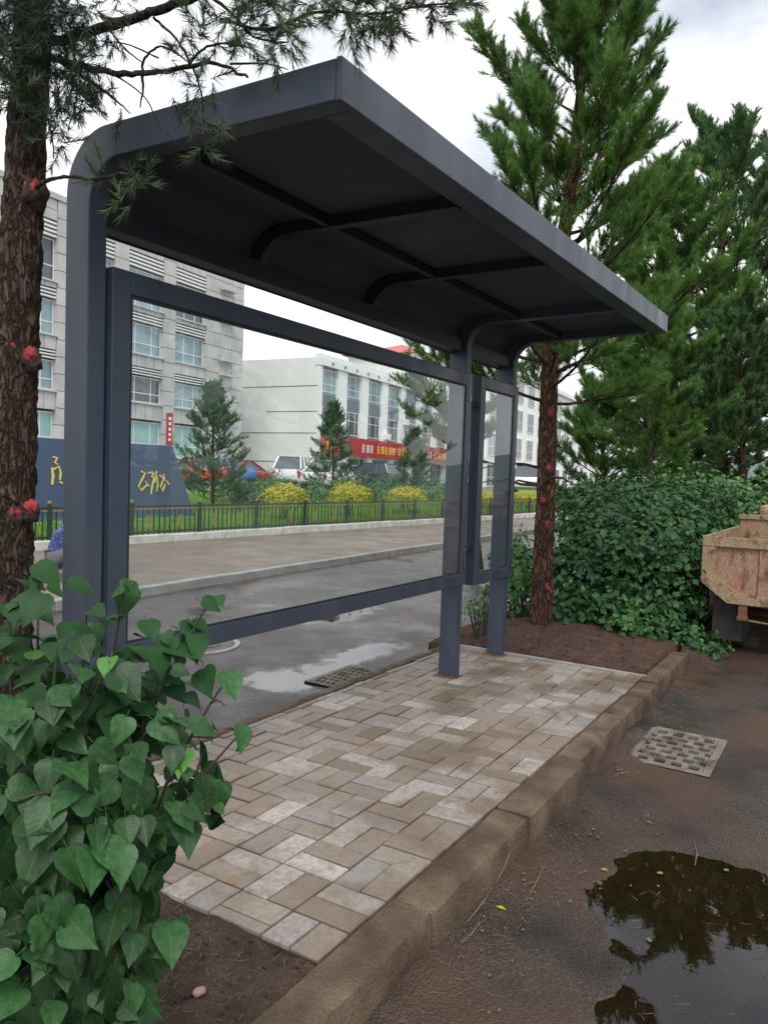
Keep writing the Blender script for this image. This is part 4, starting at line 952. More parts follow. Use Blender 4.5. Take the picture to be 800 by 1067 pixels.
car_at('suv', cw, 'white estate car between the two young conifers', 312, 42, 0.72, STREET_ROT + 0.25)
car_at('sedan', cr, 'red car with its tail to the white estate car', 254, 42, 0.66, STREET_ROT - 0.3)
car_at('sedan', co_, 'orange red car nearest the end of the monument wall', 203, 40, 0.70, STREET_ROT + 1.2)
car_at('sedan', cbl, 'blue car half hidden by the left young conifer', 233, 42, 0.70, STREET_ROT + 1.3)
car_at('sedan', cw, 'low white saloon car behind the middle golden shrub', 345, 38, 0.70, STREET_ROT + 0.1)
car_at('suv', cdk, 'black car parked below the red sign band', 385, 52, 0.66, STREET_ROT + 1.4)
car_at('suv', cw, 'white van-like car seen between far post and pine trunk', 551, 44, 0.72, STREET_ROT + 0.2)

# =================================================================== PLANT HELPERS
def nrm(a): return a / (np.linalg.norm(a, axis=-1, keepdims=True) + 1e-9)
def shoots(Pn, D, Ln, k, nl, w, spread=(0.45, 1.0), stemw=0.004):
    """bottle-brush shoots of pine needles: thin triangles round each shoot axis"""
    Pn = np.asarray(Pn); D = nrm(np.asarray(D)); n = len(Pn); Ln = np.broadcast_to(Ln, (n,))
    t = rng.random((n, k)) ** 0.8
    base = Pn[:, None, :] + D[:, None, :] * (Ln[:, None] * t)[..., None]
    r = nrm(rng.normal(size=(n, k, 3))); perp = nrm(r - D[:, None, :] * (r * D[:, None, :]).sum(-1, keepdims=True))
    ang = rng.uniform(spread[0], spread[1], (n, k)) * (1.0 - 0.45 * t)
    nd = nrm(D[:, None, :] * np.cos(ang)[..., None] + perp * np.sin(ang)[..., None])
    side = nrm(np.cross(nd, nrm(rng.normal(size=(n, k, 3)))))
    ln = nl * rng.uniform(0.75, 1.15, (n, k))
    a = base - side * w / 2; b = base + side * w / 2; c = base + nd * ln[..., None]
    V = np.stack([a, b, c], 2).reshape(-1, 3); Fc = np.arange(len(V)).reshape(-1, 3)
    # stems
    sd = nrm(np.cross(D, nrm(rng.normal(size=(n, 3)))))
    sv = np.stack([Pn - sd * stemw, Pn + sd * stemw, Pn + D * Ln[:, None]], 1).reshape(-1, 3)
    return V, Fc, sv
def leaf_cloud(Pn, Nn, size, tipdir=None, aspect=0.8, fold=0.12):
    """simple folded leaves, four triangles each"""
    n = len(Pn); Nn = nrm(Nn)
    if tipdir is None: tipdir = rng.normal(size=(n, 3)) + np.array([0, 0, -0.8])
    A = nrm(tipdir - Nn * (tipdir * Nn).sum(-1, keepdims=True)); B = np.cross(Nn, A); s = np.broadcast_to(size, (n,))[:, None]
    base = Pn - A * s * .5; tip = Pn + A * s * .5 - Nn * s * .08; mid = Pn - Nn * s * fold
    l = Pn - A * s * .1 + B * s * aspect * .5; r = Pn - A * s * .1 - B * s * aspect * .5
    V = np.stack([base, l, tip, r, mid], 1).reshape(-1, 3); o = (np.arange(n) * 5)[:, None]
    Fc = np.concatenate([o + np.array([[4, 1, 0]]), o + np.array([[4, 2, 1]]), o + np.array([[4, 3, 2]]), o + np.array([[4, 0, 3]])], 0)
    return V, Fc

def pine(name, label, path, radii, z0, R, whorl, nsec, k, nl, w, mat, bark, group='pine trees behind the shelter', limb_r=0.03, seed=1, e_lo=0.05, e_hi=0.8, az=None, dead=0, sh_per=4, droop=0.0, per=(4, 6), shl=(.10, .22)):
    global rng
    rng = np.random.default_rng(seed); rnd = random.Random(seed)
    path = [Vector(p) for p in path]
    # densify the trunk
    dense, dr = [], []
    for i in range(len(path) - 1):
        m_ = max(2, int((path[i + 1] - path[i]).length / 0.06))
        for j in range(m_):
            t = j / m_; dense.append(path[i].lerp(path[i + 1], t)); dr.append(radii[i] + (radii[i + 1] - radii[i]) * t)
    dense.append(path[-1]); dr.append(radii[-1])
    r = root(name, path[0], label, 'tree', group)
    mb = MB(); mb.tube(dense, dr, 26, amp=0.13, fr=16, seed=seed * 3.3); mb.build('trunk', bark, r, smooth=True)
    zs = np.array([p.z for p in dense]); zt = zs[-1]
    def at(z):
        i = int(np.clip(np.searchsorted(zs, z), 1, len(zs) - 1)); t = (z - zs[i - 1]) / max(1e-6, zs[i] - zs[i - 1]); return dense[i - 1].lerp(dense[i], float(np.clip(t, 0, 1))), dr[i]
    lb = MB(); SP, SDir, SL_ = [], [], []
    z = z0
    while z < zt - 0.12:
        h = (z - z0) / (zt - z0); nlb = rnd.randint(*per); a0 = rnd.random() * 6.28
        for q in range(nlb):
            c, tr = at(z + rnd.uniform(-.1, .1)); a = a0 + 6.283 * q / nlb + rnd.uniform(-.35, .35)
            L_ = R(h) * rnd.uniform(.7, 1.12); e = e_lo + (e_hi - e_lo) * h + rnd.uniform(-.15, .15)
            dh = Vector((math.cos(a), math.sin(a), 0)); pts = []
            for j in range(6):
                t = j / 5; el = L_ * (t * math.sin(e) + 0.22 * t * t - droop * t * (1 - t))
                pts.append(c + dh * (L_ * t * math.cos(e)) + Vector((0, 0, el)) + Vector((rnd.uniform(-1, 1), rnd.uniform(-1, 1), rnd.uniform(-1, 1))) * 0.03 * L_ * t)
            rr = min(tr * .45, limb_r * (0.35 + L_ * .5)); lb.tube(pts, [rr * (1 - .8 * j / 5) for j in range(6)], 5, cap=False)
            for j in range(nsec):
                t = 0.25 + 0.75 * (j + rnd.random()) / nsec; i_ = min(4, int(t * 5)); p = pts[i_].lerp(pts[i_ + 1], t * 5 - i_)
                ax = (pts[i_ + 1] - pts[i_]).normalized(); sd = ax.cross(Vector((0, 0, 1))).normalized() * (1 if j % 2 else -1)
                d2 = (ax * rnd.uniform(.5, .9) + sd * rnd.uniform(.4, 1.0) * (1.1 - t) + Vector((0, 0, rnd.uniform(-.1, .45)))).normalized()
                l2 = max(.12, L_ * rnd.uniform(.18, .40) * (1.25 - t))
                lb.tube([p, p + d2 * l2 * .5 + Vector((0, 0, .02 * l2)), p + d2 * l2], [rr * .3, rr * .22, rr * .12], 3, cap=False)
                for s_ in range(sh_per):
                    tt = rnd.uniform(.25, 1.0) if s_ else 1.0
                    dd = d2 * rnd.uniform(.5, 1) + Vector((rnd.gauss(0, .45), rnd.gauss(0, .45), rnd.uniform(0.1, .9)))
                    SP.append(tuple(p + d2 * l2 * tt)); SDir.append(tuple(dd)); SL_.append(rnd.uniform(*shl))
        z += whorl * rnd.uniform(.8, 1.2)
    for s_ in range(10):
        SP.append(tuple(path[-1])); SDir.append((rnd.gauss(0, .4), rnd.gauss(0, .4), 1)); SL_.append(rnd.uniform(.12, .3))
    for q in range(dead):                                   # bare dead limbs below the crown
        zq = path[0].z + (z0 - path[0].z) * rnd.uniform(.55, 1.0); c, tr = at(zq); a = rnd.random() * 6.28; L_ = rnd.uniform(.4, 1.1)
        pts = [c + Vector((math.cos(a), math.sin(a), 0)) * L_ * t + Vector((0, 0, L_ * (.25 * t - .25 * t * t))) + Vector((rnd.gauss(0, .03), rnd.gauss(0, .03), rnd.gauss(0, .03))) for t in (0, .3, .6, 1)]
        lb.tube(pts, [.02, .015, .010, .004], 5, cap=False)
    lb.build('limbs', bark, r, smooth=True)
    V, Fc, sv = shoots(SP, SDir, np.array(SL_), k, nl, w)
    cr = np_mesh('crown', V, Fc, mat, r); cr['kind'] = 'stuff'
    so_ = np_mesh('shoots', sv, np.arange(len(sv)).reshape(-1, 3), bark, r); so_['kind'] = 'stuff'
    return r, at

# =================================================================== RIGHT-HAND PINES
def ontrunk(u, v, d): return P(u, v, d)
base = Vector((-2.60, 7.12, -0.02))
pA = [base] + [P(567, 560, 7.55), P(570, 470, 7.6), P(573, 370, 7.65), P(584, 270, 7.75), P(597, 180, 7.85), P(606, 80, 7.95), P(610, -20, 8.0), P(612, -75, 8.05)]
RA = lambda h: 1.62 * (1 - h) ** 0.55 * (0.85 + 0.15 * min(1, h * 4)) + 0.18
tA, atA = pine('pine_tree', 'red barked pine with painted scars beside the far end of the shelter', pA, [.115, .098, .092, .085, .072, .066, .045, .022, .010], 2.40, RA, 0.27, 12, 58, .085, .0062, M['needle'], M['redbark'], seed=3, dead=5, limb_r=.020, e_lo=.15, e_hi=1.0, sh_per=8)
# red painted scars up the trunk, each a part with its dark knot
for k, (u, v, s) in enumerate([(578, 432, .042), (566, 455, .038), (574, 490, .042), (563, 522, .036), (572, 548, .038), (570, 612, .036)]):
    c, tr = atA(P(u, v, 7.5).z); d = (P(u, v, 7.4) - c); d.z = 0; d.normalize(); q = c + d * tr * 0.92
    q = c + d * tr * 0.80; mb = MB(); mb.ico(q, s * 1.2, amp=.32, fr=1.8, seed=k * 2.7, sub=3, sq=(1, 1, 1.5)); mb.build('scar', M['darkknot'], tA, smooth=True)
    mb = MB(); q2 = q + d * s * .45 + Vector((0, 0, .01)); mb.ico(q2, s * .86, amp=.35, fr=1.9, seed=k * 1.9 + 7, sub=3, sq=(.9, .9, 1.5)); mb.build('red_paint', M['redpaint'], tA, smooth=True)
# brown dead needle clusters inside the crown
rng = np.random.default_rng(5)
def clusters(name, parent, pts, n, spread, mat, k=30, nl=.08, w=.004, L=.12, down=0.3):
    SP, SDn = [], []
    for p in pts:
        for _ in range(n):
            SP.append(np.array(p) + rng.normal(size=3) * spread); SDn.append(rng.normal(size=3) + np.array([0, 0, -down]))
    V, Fc, sv = shoots(SP, SDn, L, k, nl, w); o = np_mesh(name, V, Fc, mat, parent); o['kind'] = 'stuff'; return o
clusters('dead_needles', tA, [P(608, 130, 7.5), P(625, 150, 7.5), P(612, 170, 7.5), P(600, 190, 7.5)], 7, .09, M['needle_brown'])
def simple_pine(label, u, vbase, vtop, d, Rm, seed, mat='needle_dark', z0f=.3, whorl=.36, nsec=9, k=44, nl=.10, w=.0085, sh_per=6, lean=0, rad=.13, bark='redbark', e_lo=.1, e_hi=.8, dead=3, per=(4, 6), pw=.6, lo=.4, shl=(.10, .22), limb_r=.022):
    b = P(u, vbase, d); t = P(u + lean, vtop, d); b.z = -0.05
    path = [b, b.lerp(t, .35) + Vector((.05, 0, 0)), b.lerp(t, .7), t]
    return pine('pine_tree', label, path, [rad, rad * .8, rad * .45, .012], b.z + (t.z - b.z) * z0f, lambda h: Rm * ((1 - h) ** pw) * (lo + (1 - lo) * min(1, h * 4)) + .15, whorl, nsec, k, nl, w, M[mat], M[bark], seed=seed, e_lo=e_lo, e_hi=e_hi, dead=dead, per=per, sh_per=sh_per, limb_r=limb_r, shl=shl)
simple_pine('tall dark pine rising above the rusty truck', 738, 600, 140, 20.5, 4.0, 21, z0f=.22, lo=.6, lean=18, rad=.24, whorl=.62, nsec=10, k=46, nl=.17, w=.0155, shl=(.18, .40), limb_r=.03, sh_per=6)
simple_pine('dark pine at the right edge, farther back than the truck', 828, 600, 150, 22.5, 4.2, 22, z0f=.2, rad=.24, whorl=.62, nsec=10, k=46, nl=.17, w=.0155, shl=(.18, .40), limb_r=.03, sh_per=6)
simple_pine('pine crown filling the gap between red barked pine and tall dark pine', 694, 600, 190, 19.0, 2.9, 28, mat='needle', z0f=.25, rad=.15, whorl=.55, nsec=10, k=46, nl=.17, w=.0155, shl=(.18, .40), limb_r=.03, sh_per=6)
simple_pine('pale stemmed young pine between the trunk and the tall dark pine', 675, 600, 330, 13.5, 1.45, 23, mat='needle', z0f=.38, rad=.06, bark='stem', nl=.11, w=.010)
simple_pine('squat pine low behind the hedge, right of the red barked trunk', 628, 560, 405, 15, 1.5, 24, mat='needle', z0f=.1, rad=.08, nl=.11, w=.010)
simple_pine('background pine behind the tall dark pine', 772, 580, 330, 17, 2.2, 25, mat='needle_dark', z0f=.15, rad=.10, nl=.14, w=.014, nsec=8)
simple_pine('background pine right of the pale stemmed young pine', 705, 580, 365, 19, 2.0, 26, mat='needle_dark', z0f=.12, rad=.10, nl=.14, w=.014, nsec=8)
simple_pine('orange limbed pine seen over the back of the shelter', 500, 560, 335, 12.0, 1.2, 27, mat='needle', z0f=.52, rad=.10, nl=.09, w=.007, lean=-40)

for k, (x, y, h) in enumerate([(5.0, 6.0, 7.5), (5.6, 9.4, 8.2), (5.2, 13.0, 7.8), (6.0, 17.0, 8.5)]):
    r_, _a = pine('pine_tree', '%s pine out of frame on the right, mirrored in the shelter glass' % ('nearest', 'second nearest', 'third nearest', 'farthest')[k], [(x, y, -.2), (x + .1, y, h * .5), (x, y + .1, h)], [.13, .09, .012], 1.6, lambda q: 1.9 * (1 - q) ** .6 + .15, .5, 8, 30, .13, .014, M['needle_dark'], M['redbark'], group='pines mirrored in the glass', seed=60 + k, shl=(.15, .3), sh_per=5)
# =================================================================== HEDGE AND SHRUBS
def shrub(name, label, blobs, n, size, mat, group, cat='shrub', inner=.30, fr=3.4, amp=.44, aspect=.85, stems=8, zfloor=-.12, young=None, ny=0, leafname='foliage'):
    """blobs: (centre, (rx, ry, rz)); leaves spread through noisy ellipsoid shells"""
    c0 = Vector(blobs[0][0]); r = root(name, (c0.x, c0.y, zfloor), label, cat, group)
    Ps, Ns = [], []
    tot = sum(b[1][0] * b[1][2] + b[1][1] * b[1][2] for b in blobs)
    for (c, rad) in blobs:
        m_ = int(n * (rad[0] * rad[2] + rad[1] * rad[2]) / tot); d = nrm(rng.normal(size=(m_, 3))); d[:, 2] = np.where(d[:, 2] < -.3, -d[:, 2] * .6, d[:, 2])
        kk = np.array([1 + amp * mnoise.fractal(Vector(x * fr) + Vector(c), .8, 2.0, 4) for x in d]) * (1 - inner * rng.random(m_) ** 2.0)
        Ps.append(np.array(c) + d * np.array(rad) * kk[:, None]); Ns.append(nrm(d / np.array(rad)) + rng.normal(size=(m_, 3)) * .45 + np.array([0, 0, .35]))
    Pn, Nn = np.concatenate(Ps), np.concatenate(Ns); kp = Pn[:, 2] > zfloor + .02; Pn, Nn = Pn[kp], Nn[kp]
    sel = np.zeros(len(Pn), bool)
    if young and ny: sel = rng.random(len(Pn)) < ny
    V, Fc = leaf_cloud(Pn[~sel], Nn[~sel], rng.uniform(.45, 1.3, (~sel).sum()) * size, aspect=aspect); o = np_mesh(leafname, V, Fc, mat, r); o['kind'] = 'stuff'
    if sel.any():
        V, Fc = leaf_cloud(Pn[sel], Nn[sel], rng.uniform(.6, 1.0, sel.sum()) * size, aspect=aspect); o = np_mesh('young_leaves', V, Fc, young, r); o['kind'] = 'stuff'
    mb = MB()
    for k in range(stems):
        c, rad = blobs[k % len(blobs)]; b = Vector((c[0] + random.uniform(-.25, .25) * rad[0], c[1] + random.uniform(-.25, .25) * rad[1], zfloor))
        t = Vector((c[0] + random.uniform(-.8, .8) * rad[0], c[1] + random.uniform(-.8, .8) * rad[1], c[2] + rad[2] * random.uniform(.2, .8)))
        mb.tube([b, b.lerp(t, .4) + Vector((0, 0, .08)), t], [.016, .011, .004], 5, cap=False)
    mb.build('stems', M['stem'], r, smooth=True)['kind'] = 'stuff'; return r
def B(u, v, d, rx, ry, rz): return (tuple(P(u, v, d)), (rx, ry, rz))
hg = 'leafy shrubs behind the platform'
shrub('hedge_shrub', 'big dark leafy hedge bush between pine trunk and rusty truck', [B(665, 600, 8.35, .75, .70, .80), B(615, 600, 8.35, .50, .5, .75), B(700, 578, 8.9, .55, .7, .80), B(650, 545, 9.7, .95, .9, .66), B(690, 640, 8.0, .40, .45, .45), B(640, 640, 7.85, .42, .35, .36), B(600, 645, 8.0, .3, .35, .36), B(735, 560, 10.6, .5, .7, .85)], 19000, .078, M['hedge'], hg, young=M['hedge_light'], ny=.06, stems=14)
shrub('hedge_shrub', 'lighter green hedge top rising behind the truck headboard', [B(760, 545, 11.3, 1.0, .9, .70), B(815, 540, 11.5, 1.0, .9, .75), B(715, 535, 11.8, .9, .8, .70)], 6500, .085, M['hedge_light'], hg, young=M['hedge'], ny=.4)
shrub('hedge_shrub', 'light green bush between far post and pine trunk', [B(545, 625, 8.3, .33, .4, .62), B(537, 600, 9.0, .30, .4, .55)], 2300, .065, M['hedge_light'], hg, young=M['hedge'], ny=.35)
shrub('hedge_shrub', 'fallen leafy branches lying past the end of the kerb', [B(668, 655, 7.5, .40, .35, .22), B(708, 664, 7.35, .30, .3, .15), B(735, 674, 7.3, .22, .25, .10)], 1100, .075, M['hedge'], hg, young=M['hedge_light'], ny=.3, zfloor=-.14, stems=10)
shrub('weed', 'spindly weed growing behind the two far posts', [B(496, 640, 7.1, .13, .15, .30), B(505, 622, 7.2, .12, .12, .22)], 150, .05, M['hedge_light'], hg, cat='weed', inner=.8, stems=7)
# golden clipped shrubs behind the fence
def golden(u, vt, vb, wpx, off, label):
    p = onF(u, vb, off); dd = proj(p)[2]; h = (vb - vt) * dd / F; w = wpx * dd / F / 2
    c = (p.x, p.y, p.z + h * .1)
    return shrub('golden_shrub', label, [(c, (w, w, h * .95))], 2600, .06, M['yellow'], 'clipped golden shrubs', zfloor=lawn_z(off), amp=.42, stems=6, inner=.2, young=M['hedge_light'], ny=.12)
golden(297, 505, 520, 43, 1.2, 'leftmost of the clipped golden shrubs behind the fence')
golden(364, 503, 519, 43, 1.3, 'middle of the three golden shrubs seen through the long panel')
golden(423, 507, 519, 38, 1.6, 'golden shrub seen through the right end of the long panel')
golden(500, 511, 521, 34, 2.0, 'golden shrub seen behind the narrow display panel')
golden(549, 512, 524, 32, 1.6, 'golden shrub between far post and pine trunk')
golden(597, 513, 523, 40, 2.0, 'golden shrub right of the red barked pine trunk')
# low dark shrubs on the lawn
for k, (u, v, off, rr, hh) in enumerate([(325, 512, 4.5, .8, .55), (395, 510, 5.0, .9, .6), (450, 508, 5.5, 1.0, .7), (262, 512, 4.0, .55, .5), (475, 508, 6, 1.1, .75), (285, 508, 7, .9, .75), (375, 506, 7.5, 1.2, .85), (415, 505, 8, 1.2, .95), (243, 508, 6, .9, .7)]):
    p = onF(u, v, off)
    shrub('lawn_shrub', ['dark round shrub between the first two golden shrubs', 'dark round shrub below the red sign band, behind golden shrubs', 'dark shrub right of the third golden shrub', 'small dark shrub right of the left young conifer', 'dark shrub behind the right edge of the long panel', 'shrub in front of the white estate car', 'taller shrub right of the second young conifer', 'taller shrub below the right half of the red sign', 'shrub in front of the red car'][k], [((p.x, p.y, lawn_z(off) + .3), (rr, rr, hh))], 1300, .09, M['spruce'], 'dark shrubs on the lawn', zfloor=lawn_z(off))
# young conifers on the lawn
def conifer(u, vt, off, Rm, seed, label, k=24, whorl=.22):
    b = onF(u, 520, off); b.z = lawn_z(off); t = onF(u, vt, off)
    return pine('young_conifer', label, [b, b.lerp(t, .5), t], [.06, .04, .008], b.z + .35, lambda h: Rm * (1 - h) ** .85 + .10, whorl, 8, k, .08, .013, M['spruce'], M['bark'], group='young conifers on the lawn', seed=seed, e_lo=-.05, e_hi=.65, limb_r=.016, sh_per=4, per=(4, 6), shl=(.12, .25))
conifer(222, 405, 4.0, 1.25, 31, 'young conifer standing right of the monument wall')
conifer(347, 425, 6.0, 1.15, 32, 'young conifer in front of the white shop building corner')
conifer(432, 450, 7.0, 1.0, 33, 'smaller young conifer below the right end of the red sign')
# a street tree, its crown seen through the right end of the glass
rng = np.random.default_rng(8)
# grass
nbld = 70000
ss = rng.uniform(-3.5, 30, nbld); oo = 0.27 + 8.5 * rng.random(nbld) ** 1.5
bx = np.array(fA)[None, :] + np.outer(ss, np.array(fdir)) + np.outer(oo, np.array(fnor)); bx[:, 2] = lawn_z(oo)
hgt = rng.uniform(.06, .17, nbld) * (1 + .6 * (rng.random(nbld) > .93)); dr_ = rng.normal(size=(nbld, 3)); dr_[:, 2] = 0; dr_ = nrm(dr_)
tipv = bx + dr_ * (hgt * .35)[:, None]; tipv[:, 2] += hgt
sdv = np.cross(dr_, np.array([0, 0, 1.0])) * .011
V = np.stack([bx - sdv, bx + sdv, tipv], 1).reshape(-1, 3)
o = np_mesh('grass', V, np.arange(len(V)).reshape(-1, 3), M['grass']); tag(o, 'long green grass on the lawn behind the fence', 'grass', kind='stuff')

# =================================================================== RUSTY TRAILER TRUCK
def onYp(u, v, y): d = ray(u, v); return Vector(CAM + d * (y / d[1]))
TY = 8.15
a, b, c = onYp(734, 558, TY), onYp(738, 604, TY), onYp(758, 628, TY)
TX0 = a.x; TX1 = TX0 + 1.75; tz1, tzc, tz0 = a.z, b.z, c.z; ch = c.x - a.x
tk = root('dump_truck', (TX0 + .95, TY + 1.2, BAY_Z), 'rusty cream and faded red dump truck bed seen from behind', 'truck')
def tbox(name, x0, x1, y0, y1, z0, z1, mat, par=tk, bev=.004):
    mb = MB(); mb.box(x0, x1, y0, y1, z0, z1); return mb.build(name, M[mat], par, bevel=bev)
mb = MB(); mb.prism([(TX0 + .01, tzc), (TX0 + ch, tz0), (TX1 - ch, tz0), (TX1 - .01, tzc), (TX1 - .01, tz1 - .02), (TX0 + .01, tz1 - .02)], 1, TY, TY + .03)
tail = mb.build('tailboard', M['rust_red'], tk)
tbox('top_rim', TX0 - .01, TX1 + .01, TY - .035, TY - .001, tz1 - .10, tz1, 'rust_cream', tail)
tbox('side_rim', TX0 - .01, TX0 + .12, TY - .03, TY - .001, tzc - .02, tz1 - .101, 'rust_cream', tail)
tbox('side_rim', TX1 - .12, TX1 + .01, TY - .03, TY - .001, tzc - .02, tz1 - .101, 'rust_cream', tail)
tbox('bottom_rim', TX0 + ch, TX1 - ch, TY - .03, TY - .001, tz0 - .005, tz0 + .10, 'rust_cream', tail)
for sx in (0, 1):
    xa, xb = (TX0 - .01, TX0 + ch) if sx == 0 else (TX1 + .01, TX1 - ch)
    w = .12 if sx == 0 else -.12
    mb = MB(); mb.prism([(xa, tzc - .021), (xb, tz0 - .005), (xb + w * .9, tz0 + .101), (xa + w, tzc + .03)], 1, TY - .028, TY - .0015); mb.build('corner_rim', M['rust_cream'], tail)
for x in (TX0 + .55, TX0 + .98, TX0 + 1.4):
    tbox('stiffener', x - .035, x + .035, TY - .022, TY - .001, tz0 + .101, tz1 - .101, 'rust_red', tail)
for x in (TX0 + .0, TX1 - .04):
    mb = MB(); sgn = 1 if x < TX0 + .5 else -1; xo = TX0 if sgn > 0 else TX1
    mb.prism([(xo, tzc), (xo + sgn * .03, tzc), (xo + sgn * .03, tz1), (xo, tz1)], 1, TY + .031, TY + 2.6); mb.build('side_panel', M['rust_cream'], tk)
    mb = MB(); mb.prism([(xo, tzc - .001), (xo + sgn * ch, tz0), (xo + sgn * (ch + .03), tz0 + .02), (xo + sgn * .03, tzc - .001)], 1, TY + .031, TY + 2.6); mb.build('side_panel', M['rust_cream'], tk)
tbox('bed_floor', TX0 + ch, TX1 - ch, TY + .032, TY + 2.6, tz0 - .004, tz0 + .02, 'rust')
hz = onYp(775, 541, TY + 2.5).z
tbox('headboard', TX0 + .02, TX1 - .02, TY + 2.601, TY + 2.64, tz0, hz, 'rust_red'); tbox('headboard_rim', TX0, TX1, TY + 2.58, TY + 2.66, hz + .001, hz + .06, 'rust_cream')
for x in (TX0 + .55, TX1 - .55): tbox('headboard_post', x - .04, x + .04, TY + 2.54, TY + 2.60, tz0 + .03, hz + .08, 'rust')
# under body
for sx in (1, -1):
    x = TX0 + .24 if sx == 1 else TX1 - .24
    w = MB(); w.tube([(x - .13, TY + .55, BAY_Z + .36), (x - .11, TY + .55, BAY_Z + .36), (x + .11, TY + .55, BAY_Z + .36), (x + .13, TY + .55, BAY_Z + .36)], [.33, .36, .36, .33], 28, amp=.02, fr=14); wo_ = w.build('wheel', M['rubber'], tk, smooth=True)
    w = MB(); w.tube([(x - .135, TY + .55, BAY_Z + .36), (x + .135, TY + .55, BAY_Z + .36)], .18, 16); w.build('rim', M['rust'], wo_)
    tbox('chassis_rail', (TX0 + .62 if sx == 1 else TX1 - .70), (TX0 + .70 if sx == 1 else TX1 - .62), TY + .1, TY + 3.2, tz0 - .13, tz0 - .006, 'chassis')
    tbox('mudflap', x - .14, x + .14, TY + .10, TY + .11, BAY_Z + .12, tz0 + .04, 'rubber')
    hb_ = tbox('hinge_bracket', x + sx * .11, x + sx * .19, TY - .02, TY + .06, tz0 - .17, tz0 - .007, 'rust')
    tbox('hinge_pin', x + sx * .10, x + sx * .20, TY - .035, TY + .02, tz0 - .16, tz0 - .12, 'rust', hb_)
mb = MB(); mb.tube([(TX0 + .38, TY + .55, BAY_Z + .36), (TX1 - .38, TY + .55, BAY_Z + .36)], .055, 12); mb.build('axle', M['rust'], tk, smooth=True)
mb = MB(); mb.ico((TX0 + .975, TY + .55, BAY_Z + .36), .16, sub=2, sq=(1.1, 1, 1)); mb.build('differential', M['chassis'], tk, smooth=True)
mb = MB(); mb.tube([(TX0 + .42, TY + .02, tz0 - .16), (TX0 + .75, TY + .05, tz0 - .19), (TX0 + 1.1, TY + .04, tz0 - .12)], .012, 6); mb.build('cable', M['rust_cream'], tk, smooth=True)
tbox('cab', TX0 + .15, TX1 - .15, TY + 3.3, TY + 4.9, BAY_Z + .45, BAY_Z + 1.45, 'rust_red', bev=.08)
for sx in (1, -1):
    x = TX0 + .28 if sx == 1 else TX1 - .28
    w = MB(); w.tube([(x - .1, TY + 4.1, BAY_Z + .33), (x + .1, TY + 4.1, BAY_Z + .33)], .33, 24); w.build('wheel', M['rubber'], tk, smooth=True)

# =================================================================== LEFT PINE (close to the camera)
rng = np.random.default_rng(77)
bl = P(8, 620, 2.72); bl.z = -0.02
lp = [Vector((P(2, 700, 2.72).x, P(2, 700, 2.72).y, -0.03)), P(8, 560, 2.72), P(14, 430, 2.72), P(18, 320, 2.72), P(24, 220, 2.72), P(28, 130, 2.72), P(33, 60, 2.72), P(36, -20, 2.72), P(38, -160, 2.75), P(40, -420, 2.8), P(42, -760, 2.85)]
lr = [.105, .084, .078, .074, .069, .066, .062, .055, .045, .03, .012]
TL = root('pine_tree', lp[0], 'rough grey barked pine trunk with red scars beside the near post', 'tree', 'pine trees beside the platform')
dn, drr = [], []
for i in range(len(lp) - 1):
    m_ = max(2, int((lp[i + 1] - lp[i]).length / 0.02))
    for j in range(m_): dn.append(lp[i].lerp(lp[i + 1], j / m_)); drr.append(lr[i] + (lr[i + 1] - lr[i]) * j / m_)
mb = MB(); mb.tube(dn, drr, 56, amp=.16, fr=26, seed=4.4); mb.build('trunk', M['bark'], TL, smooth=True)
for k, (u, v, s, red) in enumerate([(14, 362, .034, 1), (36, 372, .030, 1), (14, 536, .036, 1), (36, 530, .026, 1), (38, 200, .040, 1), (5, 400, .03, 0)]):
    q = P(u - 3 * (u > 25), v, 2.690); mb = MB(); mb.ico(q + Vector((0, 0, -.012)), s * 1.15, amp=.42, fr=2.0, seed=k * 3.1, sub=3, sq=(1, 1, 1.3)); mb.build('scar', M['darkknot'], TL, smooth=True)
    if red:
        mb = MB(); mb.ico(P(u - 1 - 3 * (u > 25), v - 2, 2.678), s * .88, amp=.38, fr=2.2, seed=k + .5, sub=3, sq=(1, 1, 1.1)); mb.build('red_paint', M['redpaint'], TL, smooth=True)
branch = MB(); tw_pts, tw_dir, tw_len = [], [], []
def limb(pix, r0, r1, n=7, wob=.006):
    ctrl = [P(u, v, d) for (u, v, d) in pix]; pts = []
    for i in range(len(ctrl) - 1):                          # Catmull-Rom
        p0, p1, p2, p3 = ctrl[max(i - 1, 0)], ctrl[i], ctrl[i + 1], ctrl[min(i + 2, len(ctrl) - 1)]
        for j in range(n):
            t = j / n; pts.append(0.5 * ((2 * p1) + (p2 - p0) * t + (2 * p0 - 5 * p1 + 4 * p2 - p3) * t * t + (3 * p1 - p0 - 3 * p2 + p3) * t ** 3) + Vector((random.gauss(0, wob), random.gauss(0, wob), random.gauss(0, wob))) * (r0 * 30))
    pts.append(ctrl[-1]); branch.tube(pts, [r0 + (r1 - r0) * i / (len(pts) - 1) for i in range(len(pts))], 8, amp=.18, fr=30, cap=False); return pts
limb([(42, 45, 2.70), (90, 33, 2.62), (140, 18, 2.52), (180, 4, 2.45), (240, -20, 2.35), (330, -50, 2.2)], .019, .010)
limb([(45, 58, 2.70), (85, 68, 2.62), (130, 77, 2.52), (180, 72, 2.45), (225, 66, 2.38), (258, 80, 2.32)], .014, .004)
limb([(28, 205, 2.68), (46, 189, 2.62), (70, 184, 2.55), (100, 186, 2.48), (128, 181, 2.42), (145, 184, 2.38)], .008, .003)
limb([(148, 77, 2.5), (149, 92, 2.48), (146, 112, 2.46)], .006, .002); limb([(149, 77, 2.5), (150, 62, 2.48), (165, 48, 2.45), (180, 53, 2.42), (198, 66, 2.4)], .005, .002)
